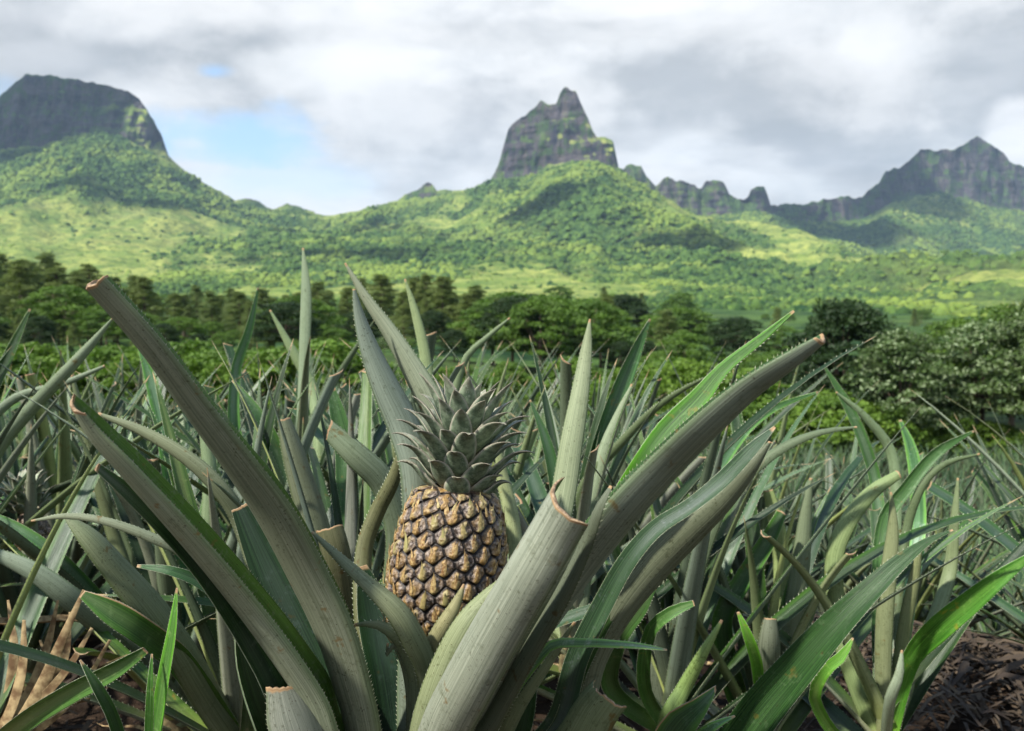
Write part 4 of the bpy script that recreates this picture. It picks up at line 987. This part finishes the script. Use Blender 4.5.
QZ = QZ+e1*(np.clip(1-np.abs(2*fbm(QX*.0045+w1, QY*.0012, 0, 53, 4)-1)*2, -1, 1)*36-12)+(GG < 1.97)*(vn(QX*.085, QY*.085, 0, 54)+vn(QX*.17, QY*.17, 0, 55)*.6)*9
t2_ = None
cl2 = ((GG > 2) & (GG < 3))*np.sin(np.pi*np.clip(GG-2, 0, 1))**.4
QY = QY+cl2*((fbm(QX*.022, QZ*.005, QY*.004, 60, 4)-.5)*120+(fbm(QX*.07, QZ*.02, 0, 64, 3)-.5)*26+(fbm(QX*.004, QZ*.05, 0, 61, 3)-.5)*14)
forest('forest', U2[None, :]*QY, QY, QZ, GG*np.ones_like(QX), np.ones_like(QX), .3, 1.97, 16000, 6, 'dark wooded slope under the right-hand mountain')
rock2 = np.where((GG > 1.95) & (GG < 3.6), 1.0, .0)*np.ones_like(QX)
QX = U2[None, :]*(QY*math.cos(PITCH)-(QZ-CAM[2])*math.sin(PITCH))
sun_patch = np.exp(-((px2-935)/60.)**2)[None, :]*sstep(.9, 1.4, GG)*sstep(2.0, 1.8, GG)  # sunlit spot painted as lighter ground on the dark slope
wood2 = np.clip(1.1-sun_patch*1.6*fbm(QX*.008, QY*.008, 0, 57, 3)*1.6, 0, 1)
o = link('far_mountains', grid_mesh('far_mountains', np.stack([QX, QY, QZ], -1), len(px2), QY.shape[0], [M_T], {'rock': rock2, 'wood': wood2})); o['kind'] = 'structure'
# the plain that carries everything on to the horizon on all sides
a_ = np.linspace(0, 2*math.pi, 73); r_ = np.array([0.0, 40, 200, 800, 2500, 6500])
V = np.stack([np.outer(r_, np.sin(a_)), np.outer(r_, np.cos(a_)), np.full((6, 73), -13.0)], -1)
o = link('plain', grid_mesh('plain', V, 73, 6, [M_T], {'rock': np.zeros(438), 'wood': np.ones(438)})); o['kind'] = 'structure'

# ================================================================== trees
def leafmat(name, dark, light, pale=None, rough=.55):
    m, t, b = material(name)
    a = t.sep(t.attr('hue')); oi = t.new('ShaderNodeObjectInfo').outputs['Random']
    col = t.mix(a[0], dark, light)
    col = t.mix(t.m('MULTIPLY', oi, .35), col, tuple(c*k for c, k in zip(light, (1.15, 1.05, .8))))
    if pale: col = t.mix(a[1], col, pale)
    t.put(col, b.inputs['Base Color']); b.inputs['Roughness'].default_value = rough; b.inputs['Specular IOR Level'].default_value = .3
    tr = t.new('ShaderNodeBsdfTranslucent'); t.put(t.mix(1.0, col, (1.2, 1.5, .5), 'MULTIPLY'), tr.inputs[0])
    mx = t.new('ShaderNodeMixShader'); mx.inputs[0].default_value = .2
    t.l.new(b.outputs[0], mx.inputs[1]); t.l.new(tr.outputs[0], mx.inputs[2]); t.l.new(mx.outputs[0], m.node_tree.nodes['Material Output'].inputs[0])
    return m
ML = {'broad': leafmat('broad leaves', (.026, .066, .012), (.110, .200, .026)), 'dark': leafmat('dark leaves', (.010, .026, .010), (.030, .062, .016)),
      'feather': leafmat('feathery needles', (.050, .088, .024), (.160, .210, .060)), 'pale': leafmat('leaves with pale flower heads', (.022, .052, .014), (.085, .140, .040), (.25, .32, .17)),
      'shrub': leafmat('shrub leaves', (.032, .085, .010), (.130, .225, .028))}
M_BARK = flat_material('bark', (.17, .13, .09), .9, .5, 3, (.07, .05, .04), bmp=.02)
def tree_meshes(kind, seed):
    """unit height about 1; crown spread in width"""
    r = np.random.RandomState(seed); cl = []
    if kind == 'feather': H, n, lf = 10.0, 46, .16
    elif kind == 'broad': H, n, lf = 6.0, 40, .13
    elif kind == 'dark': H, n, lf = 6.0, 52, .11
    elif kind == 'pale': H, n, lf = 6.0, 46, .11
    else: H, n, lf = 2.6, 26, .085
    limbs = []
    for k in range(n):
        th_ = k*2.39996+r.uniform(-.4, .4)
        if kind == 'feather':
            h = .06+.94*(k/n); rad = (1-h)**.6*2.0+.15; c = np.array([math.cos(th_)*rad*r.uniform(.3, 1), math.sin(th_)*rad*r.uniform(.3, 1), h*H]); cr = np.array([.95, .95, .8])*(1.15-.75*h)
        elif kind == 'shrub':
            q = (k+.5)/n; z = q; rad = 1.5*math.sqrt(1-z**1.8)*r.uniform(.55, 1.05); c = np.array([math.cos(th_)*rad, math.sin(th_)*rad, z*H*.86+.1]); cr = np.array([.52, .52, .36])
        else:
            q = (k+.5)/n; z = 1-1.55*q; rad = math.sqrt(max(1-z*z, .05))*r.uniform(.5, 1.08)
            wd_ = {'broad': 2.9, 'dark': 2.3, 'pale': 2.2}[kind]; lo = {'broad': .53, 'dark': .52, 'pale': .52}[kind]; vh = {'broad': .43, 'dark': .46, 'pale': .45}[kind]
            c = np.array([math.cos(th_)*rad*wd_, math.sin(th_)*rad*wd_, H*(lo+vh*z)]); cr = np.array([.85, .85, .50])*r.uniform(.7, 1.2)
        cl.append((c, cr))
        if k % 3 == 0: limbs.append(c)
    V = []; A = []; m = {'feather': 170, 'broad': 260, 'dark': 260, 'pale': 230, 'shrub': 230}[kind]
    for c, cr in cl:
        d = r.normal(size=(m, 3)); d /= np.linalg.norm(d, axis=1)[:, None]; d[:, 2] = np.abs(d[:, 2])*.9-.25*r.rand(m)
        rad = r.uniform(.55, 1.08, (m, 1))*(1+.35*(vn(d[:, 0]*3+c[0], d[:, 1]*3+c[1], d[:, 2]*3, seed)-.5))[:, None]
        p = c+d*cr*rad
        a = d+r.normal(size=(m, 3))*.9; a /= np.linalg.norm(a, axis=1)[:, None]
        e1_ = np.cross(a, r.normal(size=(m, 3))); e1_ /= np.linalg.norm(e1_, axis=1)[:, None]; e2 = np.cross(a, e1_)
        s1 = lf*r.uniform(.5, 1.2, (m, 1)); s2 = s1*(.18 if kind == 'feather' else .55)
        if kind == 'feather': s1 = s1*2.0
        V.append(np.stack([p-e1_*s1, p-e2*s2+a*s2*.3, p+e1_*s1, p+e2*s2+a*s2*.3], 1).reshape(-1, 3))
        hue = np.clip(r.rand()*.6+r.rand(m)*.5, 0, 1); pl = ((d[:, 2] > .0) & (r.rand(m) < .34) & (r.rand() < .85)).astype(float)
        A.append(np.repeat(np.stack([hue, pl, hue*0], -1), 4, axis=0))
    V = np.concatenate(V); A = np.concatenate(A)
    idx = np.arange(len(V)).reshape(-1, 4)
    crown = mesh('crown', V, idx.tolist(), [ML[kind]], attr={'hue': A}, smooth=False)
    tv, tf_ = [], []
    def add(p0, p1, r0, r1, s):
        v, f = cyl(p0, p1, r0, r1, 7, 4, r0*.35, s); c = len(tv); tv.extend(v); tf_.extend(tuple(i+c for i in q) for q in f)
    tr_ = {'feather': .17, 'broad': .16, 'dark': .15, 'pale': .12, 'shrub': .05}[kind]; top = {'feather': .93, 'broad': .6, 'dark': .65, 'pale': .62, 'shrub': .3}[kind]
    add((0, 0, -.4), (0, 0, H*top), tr_, tr_*.35, seed)
    for j, c in enumerate(limbs):
        z0 = H*top*(.35+.6*(j/len(limbs))) if kind != 'feather' else max(c[2]-.5, .5)
        z0 = min(z0, c[2]*.92); add((0, 0, z0), tuple(c*.96), tr_*.42, tr_*.12, seed+j)
    return crown, mesh('trunk', tv, tf_, [M_BARK]), H
TM = {k: [tree_meshes(k, s*17+i*5) for i in range(n)] for k, s, n in (('feather', 1, 4), ('broad', 2, 4), ('dark', 3, 2), ('pale', 4, 3), ('shrub', 5, 4))}
def ground_at(x, y):
    if y <= 60: return gz(x, y)
    return gz(x/y*60, 60)+(-6.5-gz(x/y*60, 60))*min((y-60)/240, 1)
NTREE = [0]
def tree(kind, pxx, Yd, top, label, cat='tree', group=None, w=1.0, var=None, name=None):
    x = (pxx-512)/F*Yd; g = ground_at(x, Yd); zt = float(zy(Yd, np.array([top]))[0]); h = max(zt-g, .6)
    cm, tm, H = TM[kind][rng.randrange(len(TM[kind])) if var is None else var]
    r = empty(name or {'feather': 'casuarina_tree', 'shrub': 'shrub'}.get(kind, 'broadleaf_tree'), (x, Yd, g-.05), label, cat, group)
    s = h/H/1.0; r.scale = (s*w, s*w, s); r.rotation_euler.z = rng.uniform(0, 6.28)
    link('crown', cm, r); link('trunk', tm, r); NTREE[0] += 1
    return r
# right-hand grove at the field edge
tree('dark', 846, 36, 303, 'very dark dense rounded tree, tallest just right of the long cut leaf tip', w=1.0, var=0)
tree('dark', 812, 39, 352, 'lower dark tree pressed against the left side of the tallest dark tree', w=1.1, var=1)
tree('pale', 902, 34, 331, 'round tree speckled with pale flower heads beside the very dark tree', w=1.0, var=0)
tree('pale', 985, 35, 322, 'tree with pale flower heads and bare trunks showing at its foot near the right edge', w=1.15, var=1)
tree('pale', 1052, 33, 298, 'tall tree with whitish blossom cut by the right edge of the picture', w=1.0, var=2)
tree('broad', 943, 37, 342, 'yellow-green tree between the two pale flowering trees', w=.9, var=0)
tree('broad', 1015, 42, 306, 'dark green tree rising behind the pale trees at the right edge', w=1.0, var=1)
tree('pale', 1130, 34, 300, 'flowering tree standing just beyond the right edge of the picture', w=1.0)
tree('broad', 776, 44, 352, 'bushy tree left of the dark trees, above the long cut leaf tip', w=1.0)
tree('broad', 962, 45, 318, 'dark green tree filling the gap behind the flowering trees', w=.9, var=2)
tree('dark', 892, 44, 330, 'dark tree between the tallest dark tree and the round flowering tree', w=.9)
for k in range(30):
    q = k/29; tree('shrub', 735+q*400+rng.uniform(-8, 8), 33.5+rng.uniform(-.6, 2.2), curve([(735, 402), (860, 392), (930, 412), (1010, 432), (1135, 440)], np.array([735+q*400]))[0]+rng.uniform(-10, 10), 'low green shrub at the edge of the field under the right-hand trees', 'shrub', 'shrubs under the right-hand trees', w=rng.uniform(.9, 1.4))
# shrubs and small trees along the field edge, left and centre
for k in range(46):
    p = -90+k*18.5+rng.uniform(-7, 7)
    tree('shrub', p, (27 if p < 330 else 36)+rng.uniform(-.5, 6), (352 if p < 330 else 368)+rng.uniform(-16, 14), 'bright green bush at the far edge of the field, left and centre', 'shrub', 'bushes along the far edge of the field', w=rng.uniform(1.0, 1.6), name='shrub')
for k in range(34):
    p = -110+k*26+rng.uniform(-9, 9)
    tp = float(curve([(-110, 335), (100, 345), (180, 352), (300, 354), (330, 335), (480, 322), (530, 303), (590, 303), (620, 330), (760, 345)], np.array([p]))[0])
    tree(rng.choice(['broad', 'broad', 'broad', 'pale', 'dark']), p, 55+rng.uniform(-5, 22), tp+rng.uniform(-15, 18), 'green tree in the middle belt just behind the bushes', 'tree', 'trees of the middle belt', w=rng.uniform(1.0, 1.5))
tree('broad', 545, 62, 297, 'bright yellow-green round tree rising above its neighbours near the centre', w=1.35, var=3)
tree('broad', 588, 66, 301, 'second yellow-green round tree, to the right of the brighter one', w=1.2, var=1)
for k in range(62):
    p = -120+k*10+rng.uniform(-6, 6)
    tp = float(curve([(-120, 262), (0, 252), (60, 256), (110, 272), (170, 286), (300, 288), (400, 276), (470, 282), (520, 292)], np.array([p]))[0])
    tree('feather', p, 105+rng.uniform(-12, 30), tp+rng.uniform(-5, 12)+(12 if k % 3 == 1 else 0), 'tall feathery dark olive tree in the belt left of centre', 'tree', 'tall feathery trees left of centre', w=rng.uniform(1.3, 2.1))
for k in range(26):
    p = 430+k*14+rng.uniform(-6, 6)
    tp = float(curve([(430, 296), (560, 303), (640, 303), (720, 318), (800, 336)], np.array([p]))[0])
    tree(rng.choice(['broad', 'broad', 'feather', 'dark', 'pale']), p, 85+rng.uniform(-10, 40), tp+rng.uniform(-9, 12), 'tree in the broad dark green belt right of centre', 'tree', 'trees of the belt right of centre', w=rng.uniform(1.2, 1.7))
for k in range(44):
    p = -110+k*11+rng.uniform(-5, 5)
    tree(rng.choice(['broad', 'broad', 'dark', 'feather']), p, 74+rng.uniform(-10, 20), 314+rng.uniform(-18, 20)-12*(p < 120), 'dark bushy tree under the tall feathery trees, left', 'tree', 'bushy trees under the feathery trees', w=rng.uniform(1.1, 1.6))
for k in range(40):
    p = rng.uniform(-150, 1180); Yd = rng.uniform(170, 420)
    tree(rng.choice(['feather', 'broad', 'broad']), p, Yd, 300+(-rng.uniform(-4, 14)) if p < 720 else 312+rng.uniform(-6, 8), 'small far tree on the valley floor below the green slopes', 'tree', 'far trees on the valley floor', w=rng.uniform(.9, 1.5))
print('trees', NTREE[0])

# ================================================================== clouds overhead (outside the picture): their shade lies on the mountains
mc, tcl, bcl = material('cloud'); bcl.inputs['Base Color'].default_value = (.85, .86, .88, 1); bcl.inputs['Roughness'].default_value = 1; bcl.inputs['Specular IOR Level'].default_value = 0
def cloud(px_, py_, Yd, rx, ry, alt=1500, seed=0):
    P = at(px_, py_, Yd); t = (alt-P[2])/SUND[2]; c = P+SUND*t
    nu, nv = 48, 26; a = np.linspace(0, 2*math.pi, nu); b = np.linspace(-math.pi/2, math.pi/2, nv); Aa, Bb = np.meshgrid(a, b)
    x, y, z = np.cos(Aa)*np.cos(Bb), np.sin(Aa)*np.cos(Bb), np.sin(Bb)
    k = 1+.9*(fbm(x*1.6+seed, y*1.6, z*1.6, seed, 4)-.5)
    return np.stack([c[0]+x*rx*k, c[1]+y*ry*k, c[2]+np.where(z > 0, z*110, z*25)*k], -1), nu, nv
CL = [(-20, 150, 2650, 330, 330), (60, 110, 2750, 210, 200), (800, 214, 3000, 110, 140), (880, 190, 3300, 200, 330), (1130, 190, 3300, 260, 300), (850, 236, 2850, 170, 150), (350, 235, 2100, 150, 110),
      (110, 205, 2100, 120, 60), (560, 232, 1900, 110, 110), (700, 262, 1500, 90, 60), (330, 268, 1400, 130, 60)]
Vc, Fc_, c = [], [], 0
for k, a in enumerate(CL):
    v, nu, nv = cloud(*a, seed=k*3+1); v = v.reshape(-1, 3); Vc.append(v)
    for j in range(nv-1):
        for i in range(nu-1): Fc_.append((c+j*nu+i, c+j*nu+i+1, c+(j+1)*nu+i+1, c+(j+1)*nu+i))
    c += len(v)
o = link('clouds', mesh('clouds', np.concatenate(Vc), Fc_, [mc])); o['kind'] = 'structure'

# ------------------------------------------------------------------ haze
HZ0, HZ1 = -15.0, 760.0
bx = [(-6000, -1500, HZ0), (6000, -1500, HZ0), (6000, 5600, HZ0), (-6000, 5600, HZ0), (-6000, -1500, HZ1), (6000, -1500, HZ1), (6000, 5600, HZ1), (-6000, 5600, HZ1)]
mh = bpy.data.materials.new('haze'); mh.use_nodes = True; mh.node_tree.nodes.clear()
ou = mh.node_tree.nodes.new('ShaderNodeOutputMaterial'); pv_ = mh.node_tree.nodes.new('ShaderNodeVolumePrincipled')
pv_.inputs['Color'].default_value = (.55, .76, 1, 1); pv_.inputs['Density'].default_value = .000065
mh.node_tree.links.new(pv_.outputs[0], ou.inputs['Volume'])
o = link('haze', mesh('haze', bx, [(0, 3, 2, 1), (4, 5, 6, 7), (0, 1, 5, 4), (1, 2, 6, 5), (2, 3, 7, 6), (3, 0, 4, 7)], [mh], smooth=False)); tag(o, 'thin blue air haze over the valley', 'haze', kind='stuff')

# ================================================================== sky, sun, camera
W = bpy.data.worlds.new('World'); S.world = W; W.use_nodes = True
t = NT(W.node_tree); t.n.clear()
out = t.new('ShaderNodeOutputWorld'); sky = t.new('ShaderNodeTexSky'); sky.sky_type = 'NISHITA'; sky.sun_disc = False
sky.sun_elevation = SUN_EL; sky.sun_rotation = SUN_AZ
bgs = t.new('ShaderNodeBackground'); t.l.new(sky.outputs[0], bgs.inputs[0]); bgs.inputs[1].default_value = .10
D = t.new('ShaderNodeTexCoord').outputs['Generated']; dx, dy, dz = t.sep(D)
zz = t.m('MAXIMUM', dz, 0.0)
k = t.m('ADD', zz, .16)
pl = t.comb(t.m('DIVIDE', dx, k), t.m('DIVIDE', dy, k), t.m('MULTIPLY', zz, 1.5))
nA = t.noise(pl, 1.15, 5, .50, .15); nB = t.noise(pl, 3.6, 5, .52, .1); nC = t.noise(D, 13.0, 4, .5)
nD = t.noise(t.comb(dx, dy, t.m('MULTIPLY', dz, 1.9)), 5.5, 8, .58, .25)
yy_ = t.m('MAXIMUM', dy, .05); gu = t.m('DIVIDE', dx, yy_); gv = t.m('DIVIDE', dz, yy_)
front = t.m('GREATER_THAN', dy, .05)
def blob(cx_, cy_, rx, ry, warp=.55, lo=1.15, hi=.45):
    u0, v0 = (cx_-512)/F, (300-cy_)/F
    a = t.m('DIVIDE', t.m('SUBTRACT', gu, u0), rx/F); b = t.m('DIVIDE', t.m('SUBTRACT', gv, v0), ry/F)
    r = t.m('SQRT', t.m('ADD', t.m('MULTIPLY', a, a), t.m('MULTIPLY', b, b)))
    r = t.m('ADD', r, t.m('MULTIPLY', t.m('SUBTRACT', nC, .5), warp*4))
    r = t.m('ADD', r, t.m('MULTIPLY', t.m('SUBTRACT', nB, .5), warp*2))
    return t.m('MULTIPLY', t.ss(r, hi, lo), front)
# note: ss(v, a, b) rises from a to b, so 1-ss is the inside
def inside(*a, **kw): return t.m('SUBTRACT', 1.0, blob(*a, **kw)) if False else t.m('MULTIPLY', t.m('SUBTRACT', 1.0, blob(*a, **kw)), front)
dens = t.ss(nA, .34, .66)
colr = t.mix(dens, (.86, .88, .90), (.42, .45, .48))
colr = t.mix(t.m('MULTIPLY', t.ss(nB, .35, .68), .35), colr, (.92, .93, .94))
puff = t.ss(nD, .40, .62)
for (a, amt, cc_) in (((700, 95, 190, 62), .75, (.40, .43, .46)), ((420, 120, 130, 40), .6, (.42, .45, .49)), ((560, 40, 260, 20), .4, (.50, .52, .54)), ((870, 150, 120, 26), .55, (.44, .48, .52)),
                       ((150, 20, 190, 26), .6, (.90, .91, .92)), ((620, 12, 200, 14), .6, (.92, .93, .94)), ((690, 150, 60, 26), .65, (.86, .89, .92)), ((300, 75, 80, 28), .6, (.88, .90, .91)), ((1015, 130, 40, 30), .8, (.95, .96, .97)), ((300, 195, 160, 22), .5, (.80, .87, .93)), ((40, 60, 60, 22), .4, (.80, .82, .84)), ((790, 190, 90, 18), .5, (.80, .85, .89))):
    colr = t.mix(t.m('MULTIPLY', inside(*a), amt), colr, cc_)
colr = t.mix(t.ss(dz, .34, .75), colr, t.mix(1.0, colr, (.62, .64, .68), 'MULTIPLY'))
colr = t.mix(t.m('MULTIPLY', puff, .55), colr, (.98, .98, .98))
colr = t.mix(t.m('MULTIPLY', t.ss(nD, .47, .33), .35), colr, (.44, .47, .51))
bgc = t.new('ShaderNodeBackground'); t.put(colr, bgc.inputs[0]); bgc.inputs[1].default_value = .78
hole = t.m('MAXIMUM', t.m('MULTIPLY', inside(240, 138, 112, 34, warp=.55, lo=1.2, hi=.25), .95), t.m('MULTIPLY', inside(219, 76, 24, 10, warp=.5, lo=1.2, hi=.2), .8))
hole = t.m('MAXIMUM', hole, t.m('MULTIPLY', inside(0, 100, 40, 22, warp=.3), .35))
hole = t.m('MAXIMUM', hole, t.m('MULTIPLY', inside(280, 180, 150, 24, warp=.4, lo=1.2, hi=.1), .40))
over = t.m('MULTIPLY', t.ss(dz, .36, .60), t.m('SUBTRACT', 1.0, t.m('MULTIPLY', t.ss(nA, .50, .60), .9)))
hole = t.m('MAXIMUM', hole, t.m('MULTIPLY', over, .9))
bluec = t.new('ShaderNodeBackground'); bluec.inputs[0].default_value = (.20, .44, .80, 1); bluec.inputs[1].default_value = .36
addb = t.new('ShaderNodeAddShader'); t.l.new(bgs.outputs[0], addb.inputs[0]); t.l.new(bluec.outputs[0], addb.inputs[1])
mx = t.new('ShaderNodeMixShader'); t.l.new(hole, mx.inputs[0]); t.l.new(bgc.outputs[0], mx.inputs[1]); t.l.new(addb.outputs[0], mx.inputs[2])
t.l.new(mx.outputs[0], out.inputs[0])

sun = bpy.data.lights.new('sun', 'SUN'); sun.energy = 5.0; sun.angle = R(1.8); sun.color = (1, .95, .87)
so = bpy.data.objects.new('sun', sun); C.objects.link(so); so.rotation_euler = Vector(SUND.tolist()).to_track_quat('Z', 'Y').to_euler()

cam = bpy.data.cameras.new('camera'); cam.lens = 35; cam.sensor_width = 36; cam.clip_end = 15000; cam.clip_start = .05
cam.dof.use_dof = True; cam.dof.focus_distance = 1.06; cam.dof.aperture_fstop = 11
co = bpy.data.objects.new('camera', cam); C.objects.link(co); co.location = CAM.tolist(); co.rotation_euler = (R(90)-PITCH, 0, 0)
S.camera = co
vs = S.view_settings; vs.view_transform = 'Standard'; vs.look = 'None'; vs.exposure = .62; vs.gamma = 1; vs.use_curve_mapping = False
cy = S.cycles; cy.max_bounces = 6; cy.diffuse_bounces = 2; cy.glossy_bounces = 2; cy.transmission_bounces = 3; cy.volume_bounces = 0; cy.transparent_max_bounces = 6
cy.use_denoising = True; cy.caustics_reflective = False; cy.caustics_refractive = False
try: cy.denoiser = 'OPENIMAGEDENOISE'
except Exception: pass
